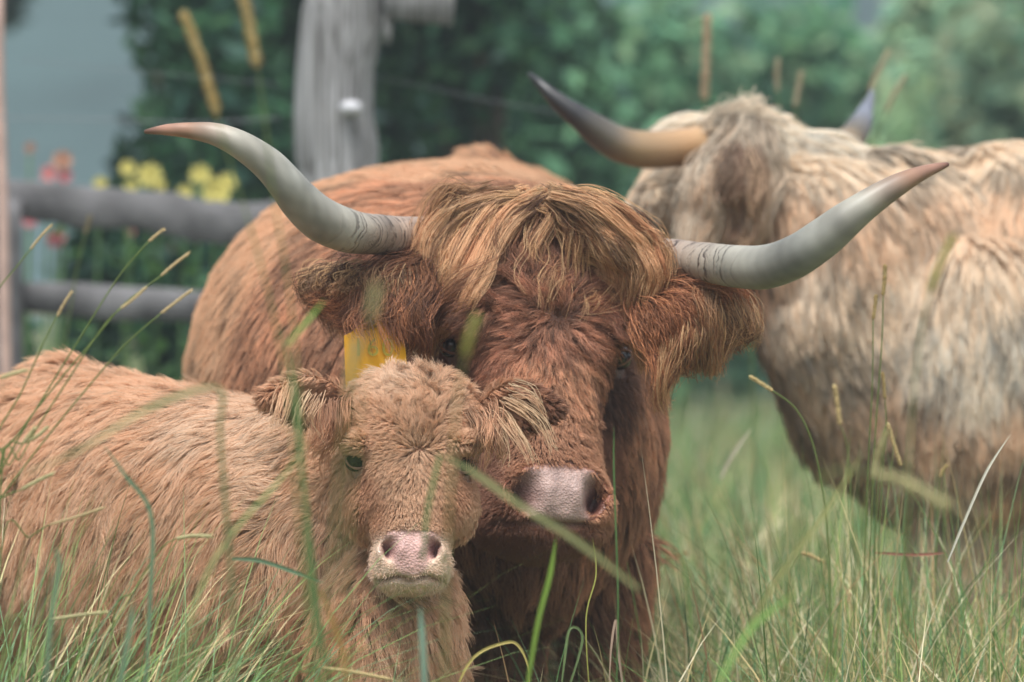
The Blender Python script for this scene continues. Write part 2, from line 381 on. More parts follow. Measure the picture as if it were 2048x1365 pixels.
def _horn(nt, b, out):
    a = node(nt, 'ShaderNodeAttribute', attribute_name='tint'); al = node(nt, 'ShaderNodeAttribute', attribute_name='along')
    tc = node(nt, 'ShaderNodeTexCoord'); n = node(nt, 'ShaderNodeTexNoise'); n.inputs['Scale'].default_value = 22; n.inputs['Detail'].default_value = 4
    nt.links.new(tc.outputs['Object'], n.inputs['Vector'])
    # growth rings near the base: wobbling bands along the horn that fade out by a third of its length
    ma = node(nt, 'ShaderNodeMath', operation='MULTIPLY_ADD'); ma.inputs[1].default_value = .06; nt.links.new(n.outputs[0], ma.inputs[0]); nt.links.new(al.outputs['Fac'], ma.inputs[2])
    mm = node(nt, 'ShaderNodeMath', operation='MULTIPLY'); mm.inputs[1].default_value = 95; nt.links.new(ma.outputs[0], mm.inputs[0])
    cb = node(nt, 'ShaderNodeCombineXYZ'); nt.links.new(mm.outputs[0], cb.inputs[0])
    rn = node(nt, 'ShaderNodeTexNoise'); rn.inputs['Scale'].default_value = 1.0; rn.inputs['Detail'].default_value = 3; nt.links.new(cb.outputs[0], rn.inputs['Vector'])
    cr = node(nt, 'ShaderNodeValToRGB'); cr.color_ramp.elements[0].position = .40; cr.color_ramp.elements[0].color = (.16, .13, .12, 1); cr.color_ramp.elements[1].position = .49; cr.color_ramp.elements[1].color = (1, 1, 1, 1)
    nt.links.new(rn.outputs[0], cr.inputs[0])
    n2 = node(nt, 'ShaderNodeTexNoise'); n2.inputs['Scale'].default_value = 55; nt.links.new(tc.outputs['Object'], n2.inputs['Vector'])
    br = node(nt, 'ShaderNodeMapRange'); br.inputs[1].default_value = .36; br.inputs[2].default_value = .5; nt.links.new(n2.outputs[0], br.inputs[0])
    fd = node(nt, 'ShaderNodeMapRange'); fd.inputs[1].default_value = .24; fd.inputs[2].default_value = .34; fd.inputs[3].default_value = 1; fd.inputs[4].default_value = 0; nt.links.new(al.outputs['Fac'], fd.inputs[0])
    fm = node(nt, 'ShaderNodeMath', operation='MULTIPLY'); nt.links.new(br.outputs[0], fm.inputs[0]); nt.links.new(fd.outputs[0], fm.inputs[1])
    mx = node(nt, 'ShaderNodeMix', data_type='RGBA', blend_type='MULTIPLY'); nt.links.new(fm.outputs[0], mx.inputs['Factor'])
    n3 = node(nt, 'ShaderNodeTexNoise'); n3.inputs['Scale'].default_value = 9; n3.inputs['Detail'].default_value = 7; nt.links.new(tc.outputs['Object'], n3.inputs['Vector'])
    r3 = node(nt, 'ShaderNodeMapRange'); r3.inputs[1].default_value = .3; r3.inputs[2].default_value = .7; r3.inputs[3].default_value = .62; r3.inputs[4].default_value = 1.15; nt.links.new(n3.outputs[0], r3.inputs[0])
    sc_ = node(nt, 'ShaderNodeVectorMath', operation='SCALE'); nt.links.new(a.outputs['Color'], sc_.inputs[0]); nt.links.new(r3.outputs[0], sc_.inputs['Scale'])
    nt.links.new(sc_.outputs[0], mx.inputs['A']); nt.links.new(cr.outputs[0], mx.inputs['B']); nt.links.new(mx.outputs['Result'], b.inputs['Base Color'])
    b.inputs['Roughness'].default_value = .47; b.inputs['Specular IOR Level'].default_value = .5
    bp = node(nt, 'ShaderNodeBump'); bp.inputs['Strength'].default_value = .5; bp.inputs['Distance'].default_value = .003
    m2 = node(nt, 'ShaderNodeMath', operation='MULTIPLY'); nt.links.new(cr.outputs[0], m2.inputs[0]); nt.links.new(fd.outputs[0], m2.inputs[1]); nt.links.new(m2.outputs[0], bp.inputs['Height']); nt.links.new(bp.outputs[0], b.inputs['Normal'])
M_COWHORN = mat('ridged_horn', _horn)
# ================================================================== the brown cow with wide horns
TAN, RUST, AUB, GOLD, DARK = srgb(212,158,110), srgb(172,116,76), srgb(128,80,53), srgb(218,176,126), srgb(92,58,42)
def Pz(px, Y, z): return np.array([(px-1024)/FPX*Y, Y, z])
def build_cow():
    R = root('highland_cow', tuple(Pz(1000, 8.9, 0)), 'shaggy ginger cow with wide grey horns and yellow ear tag, looking over the calf', 'cow')
    H = Head(P(1078, 702, 8.10), frame(20, 18, 4))
    mb = MB()
    mb.loft(ring_path([(Pz(985, 10.75, .86), .10, .14), (Pz(975, 10.6, .86), .2, .24), (Pz(955, 10.3, .84), .29, .32), (Pz(885, 9.9, .79), .36, .36),
                       (Pz(850, 9.5, .75), .395, .385), (Pz(835, 9.15, .74), .37, .385), (Pz(885, 8.8, .73), .33, .37), (Pz(985, 8.52, .72), .27, .29), (Pz(1060, 8.32, .68), .17, .21), (Pz(1080, 8.25, .63), .08, .13)], e=2.25))
    mb.ell(Pz(965, 10.3, 1.10), (.08, .17, .085)); mb.ell(Pz(930, 9.0, 1.02), (.12, .3, .11))
    for s_ in (-1, 1): mb.ell(Pz(965+s_*190, 8.75, .68), (.12, .22, .26))
    mb.ell(Pz(1060, 8.42, .58), (.10, .14, .14))
    # neck
    mb.loft(ring_path([(Pz(930, 8.95, .84), .25, .28), (Pz(985, 8.7, .85), .21, .25), (Pz(1040, 8.48, .87), .17, .22), (Pz(1072, 8.3, .90), .13, .17), (Pz(1078, 8.22, .91), .1, .12)]))
    # head
    mb.loft(H.rings([(-.285, .055, .015, -.07), (-.278, .080, .042, -.09), (-.265, .097, .058, -.105), (-.245, .102, .068, -.115), (-.215, .098, .074, -.125), (-.18, .083, .070, -.14), (-.13, .081, .066, -.165),
                     (-.07, .089, .066, -.21), (-.02, .110, .068, -.235), (.04, .129, .070, -.22), (.10, .138, .062, -.19), (.155, .13, .040, -.16), (.19, .105, .012, -.13), (.205, .06, -.03, -.1)]))
    mb.ell(H(0, -.025, -.272), (.058, .06, .030), H.F)
    for s_ in (-1, 1):                                  # brow ridges, horn cores, ears
        mb.ell(H(s_*.105, .028, .04), (.035, .04, .03), H.F)
        mb.ell(H(s_*.135, -.055, .142), (.06, .045, .042), H.F)
    for tipx, tipy, b in ((628, 578, (862, 560)), (1492, 640, (1290, 598))):
        s_ = -1 if tipx < 1000 else 1
        bp, tp = P(*b, 8.16), P(tipx, tipy, 8.2)
        n_ = 9; path = [bp+(tp-bp)*k/(n_-1)+np.array([0, 0, .012*math.sin(math.pi*k/(n_-1))]) for k in range(n_)]
        wv = [.032, .037, .042, .045, .045, .042, .036, .026, .011]
        rings = []; a = np.linspace(0, 2*math.pi, 20, endpoint=False); ax = nrm(tp-bp); up = nrm(np.array([0, -.45, .9])-ax*np.dot([0, -.45, .9], ax)); ot = np.cross(ax, up)
        for p, r_ in zip(path, wv): rings.append(p+np.cos(a)[:, None]*up*r_+np.sin(a)[:, None]*ot*.016)
        mb.loft(rings)
    # legs
    leg(mb, tuple(Pz(1010, 8.45, .62)), .092); leg(mb, tuple(Pz(1205, 8.60, .56)), .088)
    leg(mb, tuple(Pz(800, 10.2, .7)), .16, (0, .06)); leg(mb, tuple(Pz(1110, 10.25, .7)), .16, (0, .06))
    me, v, lap = remesh(mb, .0062, 10)
    # sculpt in head space
    q = H.inv(v); n = normals(me)
    def brush(c, rad, amt, dirv=None, xs=1, zs=1):
        nonlocal v
        d = q-np.array(c); d[:, 0] /= xs; d[:, 2] /= zs
        w_ = np.exp(-(d**2).sum(1)/rad**2)*(np.abs(q[:, 1]-c[1]) < .08)
        v = v + w_[:, None]*amt*(n if dirv is None else (H.F@np.array(dirv, float))[None])
    def fr(x, z): 
        m_ = (np.abs(q[:, 0]-x) < .007) & (np.abs(q[:, 2]-z) < .007) & (q[:, 1] > -.08) & (q[:, 1] < .12); return q[m_, 1].max()
    for s_ in (-1, 1):
        brush((s_*.112, .045, -.005), .022, -.014, xs=.8, zs=1.1)              # orbit
        brush((s_*.125, .04, -.038), .02, .006)
        brush((s_*.050, fr(s_*.050, -.205), -.198), .014, .011, (0, 1, .4), xs=1.5, zs=.6)      # upper rim
        brush((s_*.024, fr(s_*.024, -.23), -.228), .012, .009, (0, 1, 0), xs=.8, zs=1.7)       # inner rim
        brush((s_*.074, fr(s_*.072, -.232), -.232), .014, .011, (s_, .5, 0), xs=.8, zs=1.7)     # outer rim
        brush((s_*.047, fr(s_*.047, -.228), -.230), .0125, -.052, (s_*-.30, 1, .15), xs=1.0, zs=1.5)   # nostril
        brush((s_*.060, fr(s_*.060, -.214), -.215), .010, -.028, (s_*-.4, 1, 0), xs=1.3, zs=.8)
    zz = -.271+1.2*np.abs(q[:, 0])**2
    mth = np.exp(-((q[:, 2]-zz)/.0045)**2)*(q[:, 1] > -.06)*(np.abs(q[:, 0]) < .09); v -= n*mth[:, None]*.010
    m2 = np.exp(-(q[:, 0]/.003)**2)*(q[:, 1] > .03)*(q[:, 2] < -.24)*(q[:, 2] > -.285); v -= n*m2[:, None]*.002
    for _ in range(2): v += .4*lap(v)*((q[:, 2] < .1) & (np.linalg.norm(q, axis=1) < .4))[:, None]
    me.vertices.foreach_set('co', v.astype(np.float32).ravel()); me.update()
    # pigment, with shade painted into the right eye socket
    col = np.tile(AUB*.5, (len(v), 1))
    def paint(mask, c):
        nonlocal col
        m_ = np.clip(mask, 0, 1)[:, None]; col = col*(1-m_)+np.array(c)*m_
    onhead = (q[:, 1] > -.05)
    padf = lambda a: (np.abs(a[:, 0])/np.interp(a[:, 2], [-.27, -.25, -.225, -.205, -.19], [.046, .040, .036, .056, .050]))**3+((a[:, 2]+.231)/.041)**4
    pad = 1/(1+np.exp(-(1.1-padf(q))*3.5))*onhead
    paint(((q[:, 2] < -.185)*onhead)*.8, srgb(150,95,70)); paint(pad, srgb(176,150,142))
    for s_ in (-1, 1):
        d = q-np.array((s_*.050, .05, -.227)); paint(np.exp(-((d/[.0165, .06, .023])**2).sum(1)**2)*.85, srgb(70,44,46))
        d = q-np.array((s_*.113, .05, -.005)); paint(np.exp(-((d/[.03, .05, .02])**2).sum(1)**2)*.9, srgb(104,68,52) if s_ < 0 else srgb(66,44,36))  # right socket darker for the shade it lies in
    paint(mth*.8, srgb(80,50,45))
    vcol(me, col); smooth_shade(me)
    B = add('body', me, M_SKIN, R); S_ = Surf(me)
    # eyes
    for s_, px, py in ((-1, 902, 690), (1, 1238, 716)):
        h = S_.hit(px, py); c = h[0]+nrm(h[0]-np.array([0, 0, CAMZ]))*.006
        e = MB(); e.ell((0, 0, 0), .0185, nu=24, nv=16); eo = add('eye', e.mesh('eye'), M_EYEB, R); eo.location = R.matrix_world.inverted() @ Vector(c) if False else Vector(c)-R.location
        eo.matrix_parent_inverse = Matrix()
        ld = MB()                                        # upper and lower lid rims
        for (a0, a1, dz, rr) in ((0.05, math.pi-.05, .0, .0042), (math.pi+.1, 2*math.pi-.1, .0, .0034)):
            a = np.linspace(a0, a1, 14); f = nrm(np.array([0, 0, CAMZ])-c); x = nrm(np.cross(f, [0, 0, 1])); u = np.cross(x, f)
            tl = .25*s_
            pts = [c+f*(.0125)+x*math.cos(t_)*.0175+u*(math.sin(t_)*.0105+math.cos(t_)*-.004*s_) for t_ in a]
            ld.tube(pts, np.interp(np.linspace(0, 1, 14), [0, .5, 1], [.0015, rr, .0015]), 8)
        add('eyelid', ld.mesh('eyelid'), M_LID, eo if False else R)
    # horns: centre line and radius (pixels) taken along each horn, its depth in metres
    def horn(pts, seed):
        pts = np.array(pts, float); n_ = 120; c = spline([P(x, y, Y) for x, y, r_, Y in pts], n_); rad = np.interp(np.linspace(0, len(pts)-1, n_), range(len(pts)), pts[:, 2]/FPX*pts[:, 3])
        t = np.linspace(0, 1, n_); m = 40; h = MB(); T = nrm(np.gradient(c, axis=0)); x = nrm(np.cross(T[0], [0, 0, 1])); rings = []; cols = []
        nz = Noise(seed, 8, out=1); nf = Noise(seed+1, 40, out=1); nr = Noise(seed+5, 3.5, out=1)
        a = np.linspace(0, 2*math.pi, m, endpoint=False)
        for i in range(n_):
            x = nrm(x-T[i]*np.dot(x, T[i])); y = np.cross(T[i], x); d = np.cos(a)[:, None]*x+np.sin(a)[:, None]*y
            rg = c[i]+d*rad[i]*(1+.012*nz(c[i]+d*.03)+.022*nr(np.array([[t[i]*9.+.02*math.sin(3*a_), 0, 0] for a_ in a]))*max(0, 1-t[i]/.34)); rings.append(rg)
        h.loft(rings); me = h.mesh('horn'); 
        nv = n_*m; co = np.concatenate(rings); tt = np.repeat(t, m)
        base, mid, grey, tip = srgb(158,136,120), srgb(150,146,134), srgb(134,134,126), srgb(146,112,90)
        C = np.stack([np.interp(tt, [0, .12, .28, .5, .7, .84, .93, 1], [k[j] for k in (base, base, mid, grey, mid, tip*.9, srgb(150,112,94), srgb(90,58,46))]) for j in range(3)], 1)
        C = C*(1+.10*nz(co*1.2)+.05*nf(co*[1, 1, 1]))
        C = np.concatenate([C, C[:1], C[-1:]]); vcol(me, np.clip(C, .01, .9)); 
        ax = me.attributes.new('along', 'FLOAT', 'POINT'); ax.data.foreach_set('value', np.concatenate([tt, [0, 1]]).astype(np.float32))
        return add('horn', me, M_COWHORN, R)
    horn([(905, 476, 39, 8.2), (835, 471, 37.5, 8.14), (760, 470, 39.5, 8.06), (700, 463, 44, 7.98), (645, 441, 45, 7.93), (600, 402, 41, 7.9), (572, 368, 37, 7.88), (535, 328, 34, 7.87), (485, 292, 29, 7.86), (435, 270, 23, 7.86), (385, 262, 17, 7.87), (335, 260, 11.5, 7.88), (290, 264, 3.5, 7.9)], 11)
    horn([(1230, 508, 38, 8.2), (1300, 512, 38, 8.14), (1400, 523, 38, 8.05), (1470, 533, 42, 7.98), (1530, 534, 44, 7.92), (1590, 514, 44, 7.88), (1645, 478, 40, 7.86), (1695, 438, 35, 7.85), (1745, 402, 29, 7.85), (1800, 368, 22, 7.86), (1850, 344, 14, 7.88), (1896, 329, 4, 7.9)], 12)
    # ear tag
    tg = MB(); 
    out = [(704, 664), (728, 641), (762, 632), (790, 652), (810, 690), (818, 770), (800, 800), (706, 798), (692, 780), (688, 672)]
    f_ = np.array([P(x, y, 7.985+(x-750)*.0002) for x, y in out]); b_ = f_+np.array([0, .0025, 0]); tg.loft([f_, b_])
    to = add('ear_tag', tg.mesh('ear_tag', smooth=False), M_TAG, R)
    for ch, x0 in (('1', 704), ('6', 733), ('0', 763)):
        fc = bpy.data.curves.new('tag_number', 'FONT'); fc.body = ch; fc.size = .036; fc.extrude = .0003
        p = P(x0, 712, 7.982+(x0-750)*.0002); fo = bpy.data.objects.new('tag_number', fc); COL.objects.link(fo); fo.matrix_world = Matrix.Translation(p) @ Matrix.Rotation(math.pi/2, 4, 'X')
        bpy.context.view_layer.update(); dg = bpy.context.evaluated_depsgraph_get(); tm = bpy.data.meshes.new_from_object(fo.evaluated_get(dg)); mw = fo.matrix_world.copy(); bpy.data.objects.remove(fo)
        tm.transform(mw); tm.materials.clear(); add('tag_number', tm, M_INK, to)
    # ---------------------------------------------------------------- coat
    rows = [
     # body: px,py,dx,dy,len,lift,curl,col
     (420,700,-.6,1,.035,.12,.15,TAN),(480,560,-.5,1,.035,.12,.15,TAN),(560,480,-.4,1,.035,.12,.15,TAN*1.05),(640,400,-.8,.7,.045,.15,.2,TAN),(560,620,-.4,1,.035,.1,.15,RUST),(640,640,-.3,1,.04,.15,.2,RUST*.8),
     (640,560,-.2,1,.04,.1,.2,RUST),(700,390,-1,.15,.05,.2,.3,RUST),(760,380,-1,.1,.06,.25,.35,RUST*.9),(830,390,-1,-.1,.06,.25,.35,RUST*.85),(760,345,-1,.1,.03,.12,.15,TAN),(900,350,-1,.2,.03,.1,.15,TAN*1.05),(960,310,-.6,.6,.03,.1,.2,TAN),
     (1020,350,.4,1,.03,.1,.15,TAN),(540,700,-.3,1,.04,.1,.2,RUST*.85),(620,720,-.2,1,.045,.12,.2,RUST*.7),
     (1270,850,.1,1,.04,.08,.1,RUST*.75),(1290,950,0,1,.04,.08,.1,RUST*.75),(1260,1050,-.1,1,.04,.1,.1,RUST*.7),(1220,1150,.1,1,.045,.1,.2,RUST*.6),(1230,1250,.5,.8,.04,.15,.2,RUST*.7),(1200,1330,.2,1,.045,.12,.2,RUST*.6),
     (1020,1150,0,1,.07,.25,.45,RUST*.45),(1060,1250,.4,.8,.06,.25,.4,RUST*.45),(960,1250,.1,1,.09,.25,.5,RUST*.45),(1000,1340,.2,1,.07,.25,.4,RUST*.45),(1100,1120,.1,1,.06,.2,.4,RUST*.45),  # chest rows: shade below the head put into the coat colour
     # face: whorl near (1112,625)
     (1112,600,0,-1,.045,.35,.6,AUB),(1112,560,.1,-.6,.035,.25,.5,AUB*.95),(1060,600,-.9,-.3,.045,.3,.6,AUB*1.1),(1170,600,.9,-.4,.045,.3,.5,AUB*1.1),(1000,600,-1,.1,.045,.3,.5,AUB*1.1),(950,620,-1,.45,.045,.28,.5,AUB*1.05),(1220,620,1,.3,.045,.3,.5,AUB),
     (1050,660,-.9,.6,.045,.3,.55,AUB*1.05),(1000,700,-.9,.8,.04,.28,.5,AUB),(1170,660,.8,.6,.045,.3,.55,AUB*1.05),(1200,690,.9,.6,.04,.28,.5,AUB*.9),(1112,680,-.05,1,.045,.3,.55,AUB*1.15),
     (1080,730,-.3,1,.035,.2,.35,RUST),(1140,730,.3,1,.035,.2,.3,RUST),(1050,790,-.25,1,.03,.15,.25,RUST*1.05),(1110,800,0,1,.03,.13,.2,RUST*1.1),(1160,800,.2,1,.03,.15,.25,RUST*1.1),(1110,860,.05,1,.028,.12,.2,RUST*1.1),
     (1190,800,.4,1,.035,.2,.3,AUB*.9),(1220,760,.5,1,.02,.1,.2,DARK),(1240,820,.3,1,.03,.12,.2,AUB*.6),(1235,690,.6,1,.014,.1,.1,DARK),(1010,830,-.4,1,.045,.2,.35,AUB),(990,880,-.3,1,.04,.2,.3,AUB*1.05),(960,760,-.6,.9,.04,.25,.4,AUB*.8),
     (1100,905,.1,.8,.016,.15,.15,RUST),(1170,890,.5,.7,.022,.2,.2,RUST),(1060,915,-.3,.9,.016,.15,.2,RUST*.9),(1200,900,.5,.8,.016,.2,.2,AUB),
     (980,960,-.9,.5,.016,.25,.2,AUB*.95),(1000,1020,-.8,.6,.013,.25,.2,AUB*.95),(1210,960,.9,.4,.012,.25,.1,AUB*1.1),(1205,1030,.8,.7,.013,.25,.2,RUST),(1110,1050,0,1,.007,.2,.1,AUB),(1060,1070,-.2,1,.014,.2,.2,AUB*.8),(1150,1075,.2,1,.014,.2,.2,AUB*.8),
     (880,720,-.5,1,.03,.1,.2,AUB*.9),(900,740,-.2,1,.02,.1,.2,AUB*.8),(880,800,-.2,1,.045,.2,.3,AUB*.7),
     (1000,450,-.6,.9,.05,.2,.3,AUB),(1180,450,.6,.9,.05,.2,.3,AUB),(1080,480,.1,1,.03,.1,.2,AUB),(920,500,-.5,1,.05,.2,.3,AUB*.9),(1260,520,.5,1,.05,.2,.3,AUB*.9),
     # ears
     (640,570,-1,.5,.05,.2,.4,DARK*1.2),(720,550,-.9,.6,.05,.2,.4,AUB*.75),(800,560,-.5,1,.06,.2,.4,AUB*.7),(840,600,-.2,1,.05,.15,.3,DARK),(1340,590,.6,.7,.05,.2,.3,AUB),(1420,590,.8,.6,.05,.2,.3,AUB),(1480,620,.8,.8,.05,.2,.3,AUB*.9),
    ]
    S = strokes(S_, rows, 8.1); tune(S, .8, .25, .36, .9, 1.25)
    qt = H.inv(S_.tc)
    padw = np.where(qt[:, 1] > .0, np.clip((padf(qt)-.9)/1.6, 0, 1), 1); bare = padw <= 0
    EY = []; eyeb = np.zeros(len(qt), bool)
    for s_ in (-1, 1): d = (qt-np.array((s_*.050, .05, -.228)))/[.020, .06, .024]; bare |= (d**2).sum(1) < 1
    for o in [o for o in R.children if o.name.startswith('eye') and not o.name.startswith('eyelid')]:
        c = np.array(o.location+R.location); EY.append(c); eyeb |= np.linalg.norm(S_.tc-c, axis=1) < .030
    wt = S_.facing()*(S_.tc[:, 2] > .22)*(~bare)*(~eyeb)*padw
    head_w = (np.linalg.norm(qt*[1, .8, .8], axis=1) < .27)
    ears = (np.abs(qt[:, 0]) > .15) & (np.abs(qt[:, 2]-.07) < .14) & (np.abs(qt[:, 1]) < .2)
    wb = wt*(~head_w)*np.where(S_.tc[:, 2] < .9, 1, 1.0)*np.where(S_.tc[:, 1] > 9.3, .7, 1.0)*np.where((S_.tc[:, 0] > -.45) & (S_.tc[:, 0] < -.13) & (S_.tc[:, 2] < .75), .5, 1)
    def hmod(p, Q):
        z = H.inv(p)[:, 2]; Q = Q.copy(); Q[:, 0] *= np.interp(z, [-.02, .12], [.84, 1]); lim = np.interp(z, [-.3, -.2, -.17, -.10, -.04, .03], [.006, .0045, .008, .016, .026, 1]); Q[:, 0] = np.minimum(Q[:, 0], lim); 
        fz = np.interp(z, [-.19, -.12], [.25, 1]); Q[:, 2] *= fz; de = np.min([np.linalg.norm(p-c, axis=1) for c in EY], 0); Q[:, 0] = np.minimum(Q[:, 0], .003+.32*np.maximum(de-.026, 0)); Q[:, 1] = np.where(de < .05, .05, Q[:, 1]); return Q
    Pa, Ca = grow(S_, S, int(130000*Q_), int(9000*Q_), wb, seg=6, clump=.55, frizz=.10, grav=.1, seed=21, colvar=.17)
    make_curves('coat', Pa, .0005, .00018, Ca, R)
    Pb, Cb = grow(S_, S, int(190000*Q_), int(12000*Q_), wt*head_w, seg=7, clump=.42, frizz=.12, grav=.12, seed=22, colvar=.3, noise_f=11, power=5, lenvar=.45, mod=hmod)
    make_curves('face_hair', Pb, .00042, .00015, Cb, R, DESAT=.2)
    # forelock, parted in the middle and swept to both sides
    def A(*pp):
        Y = np.array([(lambda h: 8.06 if h is None else min(h[0][1], 8.13))(S_.hit(x, y)) for x, y, o_ in pp])
        for _ in range(3): Y = np.minimum(Y, np.convolve(np.pad(Y, 1, 'edge'), [.25, .5, .25], 'valid'))
        Y = np.minimum(Y, 8.115-.0*Y)
        return np.array([P(x, y, y_-o_*.35-.005) for (x, y, o_), y_ in zip(pp, Y)])
    kl = [A((1083,398,.012),(1030,440,.03),(990,500,.034),(965,555,.034),(930,610,.03),(884,655,.02),(868,680,.012)),
          A((1075,396,.012),(1010,430,.032),(960,500,.038),(925,560,.038),(893,620,.03),(872,660,.02),(860,705,.012)),
          A((1062,395,.012),(985,425,.034),(930,490,.042),(900,560,.04),(880,610,.032),(864,660,.024),(856,705,.015)),
          A((1045,396,.012),(960,420,.034),(905,480,.044),(880,540,.042),(866,590,.036),(862,640,.03),(858,690,.02)),
          A((1020,398,.012),(935,415,.03),(885,465,.042),(862,520,.044),(856,570,.04),(856,620,.03),(856,665,.02)),
          A((990,402,.01),(905,415,.026),(870,445,.036),(852,490,.04),(846,540,.04),(846,590,.03),(850,640,.02))]
    kr = [A((1090,398,.012),(1125,440,.03),(1160,490,.034),(1205,530,.034),(1240,570,.036),(1266,640,.034),(1286,705,.02),(1308,745,.01)),
          A((1100,396,.012),(1150,435,.034),(1200,490,.038),(1240,540,.04),(1265,600,.038),(1280,660,.03),(1290,720,.02)),
          A((1112,395,.012),(1170,425,.034),(1230,480,.042),(1265,530,.042),(1283,590,.04),(1290,660,.03),(1296,715,.02)),
          A((1130,396,.012),(1195,420,.032),(1250,465,.042),(1285,510,.044),(1300,560,.042),(1300,630,.034),(1302,690,.02)),
          A((1150,398,.012),(1215,420,.028),(1268,450,.038),(1300,490,.042),(1308,545,.04),(1306,610,.03),(1304,660,.02))]
    X = []; 
    for kk, sd, nl in ((kl, 5, 180), (kr, 6, 180)):
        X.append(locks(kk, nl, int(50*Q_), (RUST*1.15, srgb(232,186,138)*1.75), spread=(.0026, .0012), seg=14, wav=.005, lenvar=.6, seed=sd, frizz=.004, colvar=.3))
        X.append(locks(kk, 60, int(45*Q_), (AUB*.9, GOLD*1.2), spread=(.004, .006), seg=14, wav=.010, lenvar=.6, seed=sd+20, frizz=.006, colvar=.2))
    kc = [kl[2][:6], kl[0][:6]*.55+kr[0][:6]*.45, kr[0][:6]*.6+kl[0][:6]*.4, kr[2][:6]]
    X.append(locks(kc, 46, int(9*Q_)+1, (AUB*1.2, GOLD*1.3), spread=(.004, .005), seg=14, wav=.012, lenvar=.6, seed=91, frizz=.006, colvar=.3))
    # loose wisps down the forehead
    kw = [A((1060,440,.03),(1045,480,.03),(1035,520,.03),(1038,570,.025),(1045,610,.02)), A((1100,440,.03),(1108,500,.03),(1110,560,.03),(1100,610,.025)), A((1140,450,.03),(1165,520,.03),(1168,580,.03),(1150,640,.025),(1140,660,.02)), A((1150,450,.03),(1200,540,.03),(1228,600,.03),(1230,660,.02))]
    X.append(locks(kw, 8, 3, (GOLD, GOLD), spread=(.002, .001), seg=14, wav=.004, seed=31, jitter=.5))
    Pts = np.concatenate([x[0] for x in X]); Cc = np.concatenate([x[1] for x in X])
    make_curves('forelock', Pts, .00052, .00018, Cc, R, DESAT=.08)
    # ear fringes
    def E(*pp): return np.array([P(x, y, Y) for x, y, Y in pp])
    el = [E((850,530,8.12),(790,545,8.06),(720,560,8.03),(660,585,8.03),(615,610,8.05)), E((845,535,8.1),(770,555,8.03),(700,590,8.01),(650,635,8.03)), E((840,540,8.1),(780,570,8.03),(715,610,8.01),(682,648,8.03)),
          E((835,545,8.1),(800,580,8.03),(750,620,8.0),(728,655,8.03)), E((840,550,8.1),(815,590,8.02),(785,640,8.0),(775,670,8.03)), E((845,555,8.1),(835,600,8.02),(815,650,8.0),(800,715,8.03)), E((850,560,8.1),(855,600,8.02),(845,650,8.0),(830,720,8.03))]
    er = [E((1300,590,8.13),(1380,575,8.06),(1450,590,8.05),(1495,620,8.06),(1515,665,8.08)), E((1300,595,8.1),(1370,590,8.04),(1430,615,8.03),(1465,655,8.04),(1490,700,8.06)), E((1298,600,8.1),(1360,605,8.03),(1405,650,8.02),(1430,700,8.04)),
          E((1295,605,8.1),(1340,620,8.03),(1375,670,8.02),(1390,730,8.04)), E((1295,610,8.1),(1325,635,8.02),(1350,680,8.02),(1360,740,8.04)), E((1292,610,8.1),(1310,650,8.02),(1328,695,8.02),(1330,770,8.04)), E((1290,620,8.1),(1295,660,8.03),(1300,720,8.02),(1305,780,8.03))]
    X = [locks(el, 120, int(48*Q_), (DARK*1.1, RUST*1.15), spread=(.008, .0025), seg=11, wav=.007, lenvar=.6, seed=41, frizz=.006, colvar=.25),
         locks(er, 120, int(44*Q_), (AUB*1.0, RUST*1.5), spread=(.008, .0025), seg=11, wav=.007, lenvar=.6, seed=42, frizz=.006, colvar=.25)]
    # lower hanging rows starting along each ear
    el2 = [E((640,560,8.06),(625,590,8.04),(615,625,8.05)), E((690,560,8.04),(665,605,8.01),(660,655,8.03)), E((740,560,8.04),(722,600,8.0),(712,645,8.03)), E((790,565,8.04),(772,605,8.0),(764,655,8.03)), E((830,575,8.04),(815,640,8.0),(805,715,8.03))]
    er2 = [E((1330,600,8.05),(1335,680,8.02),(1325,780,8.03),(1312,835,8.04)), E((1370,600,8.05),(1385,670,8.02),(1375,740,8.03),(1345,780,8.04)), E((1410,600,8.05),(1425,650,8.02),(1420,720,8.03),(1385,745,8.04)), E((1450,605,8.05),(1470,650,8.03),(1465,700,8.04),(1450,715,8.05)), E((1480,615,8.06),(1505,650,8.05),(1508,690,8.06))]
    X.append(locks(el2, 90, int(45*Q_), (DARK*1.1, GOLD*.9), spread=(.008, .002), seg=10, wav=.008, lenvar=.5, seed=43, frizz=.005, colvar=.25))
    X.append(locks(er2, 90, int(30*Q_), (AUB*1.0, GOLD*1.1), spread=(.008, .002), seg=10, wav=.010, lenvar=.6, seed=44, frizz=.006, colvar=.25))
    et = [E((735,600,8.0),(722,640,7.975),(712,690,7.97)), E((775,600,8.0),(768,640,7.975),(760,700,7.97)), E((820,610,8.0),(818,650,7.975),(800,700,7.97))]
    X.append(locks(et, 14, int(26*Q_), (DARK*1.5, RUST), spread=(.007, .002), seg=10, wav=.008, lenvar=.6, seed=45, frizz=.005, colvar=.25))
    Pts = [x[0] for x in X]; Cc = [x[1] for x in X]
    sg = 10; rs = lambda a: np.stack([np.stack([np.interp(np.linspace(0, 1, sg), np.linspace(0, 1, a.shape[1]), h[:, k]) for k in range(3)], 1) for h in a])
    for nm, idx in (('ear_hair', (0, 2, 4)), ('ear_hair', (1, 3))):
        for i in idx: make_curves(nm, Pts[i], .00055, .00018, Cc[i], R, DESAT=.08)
    return R, H, S_
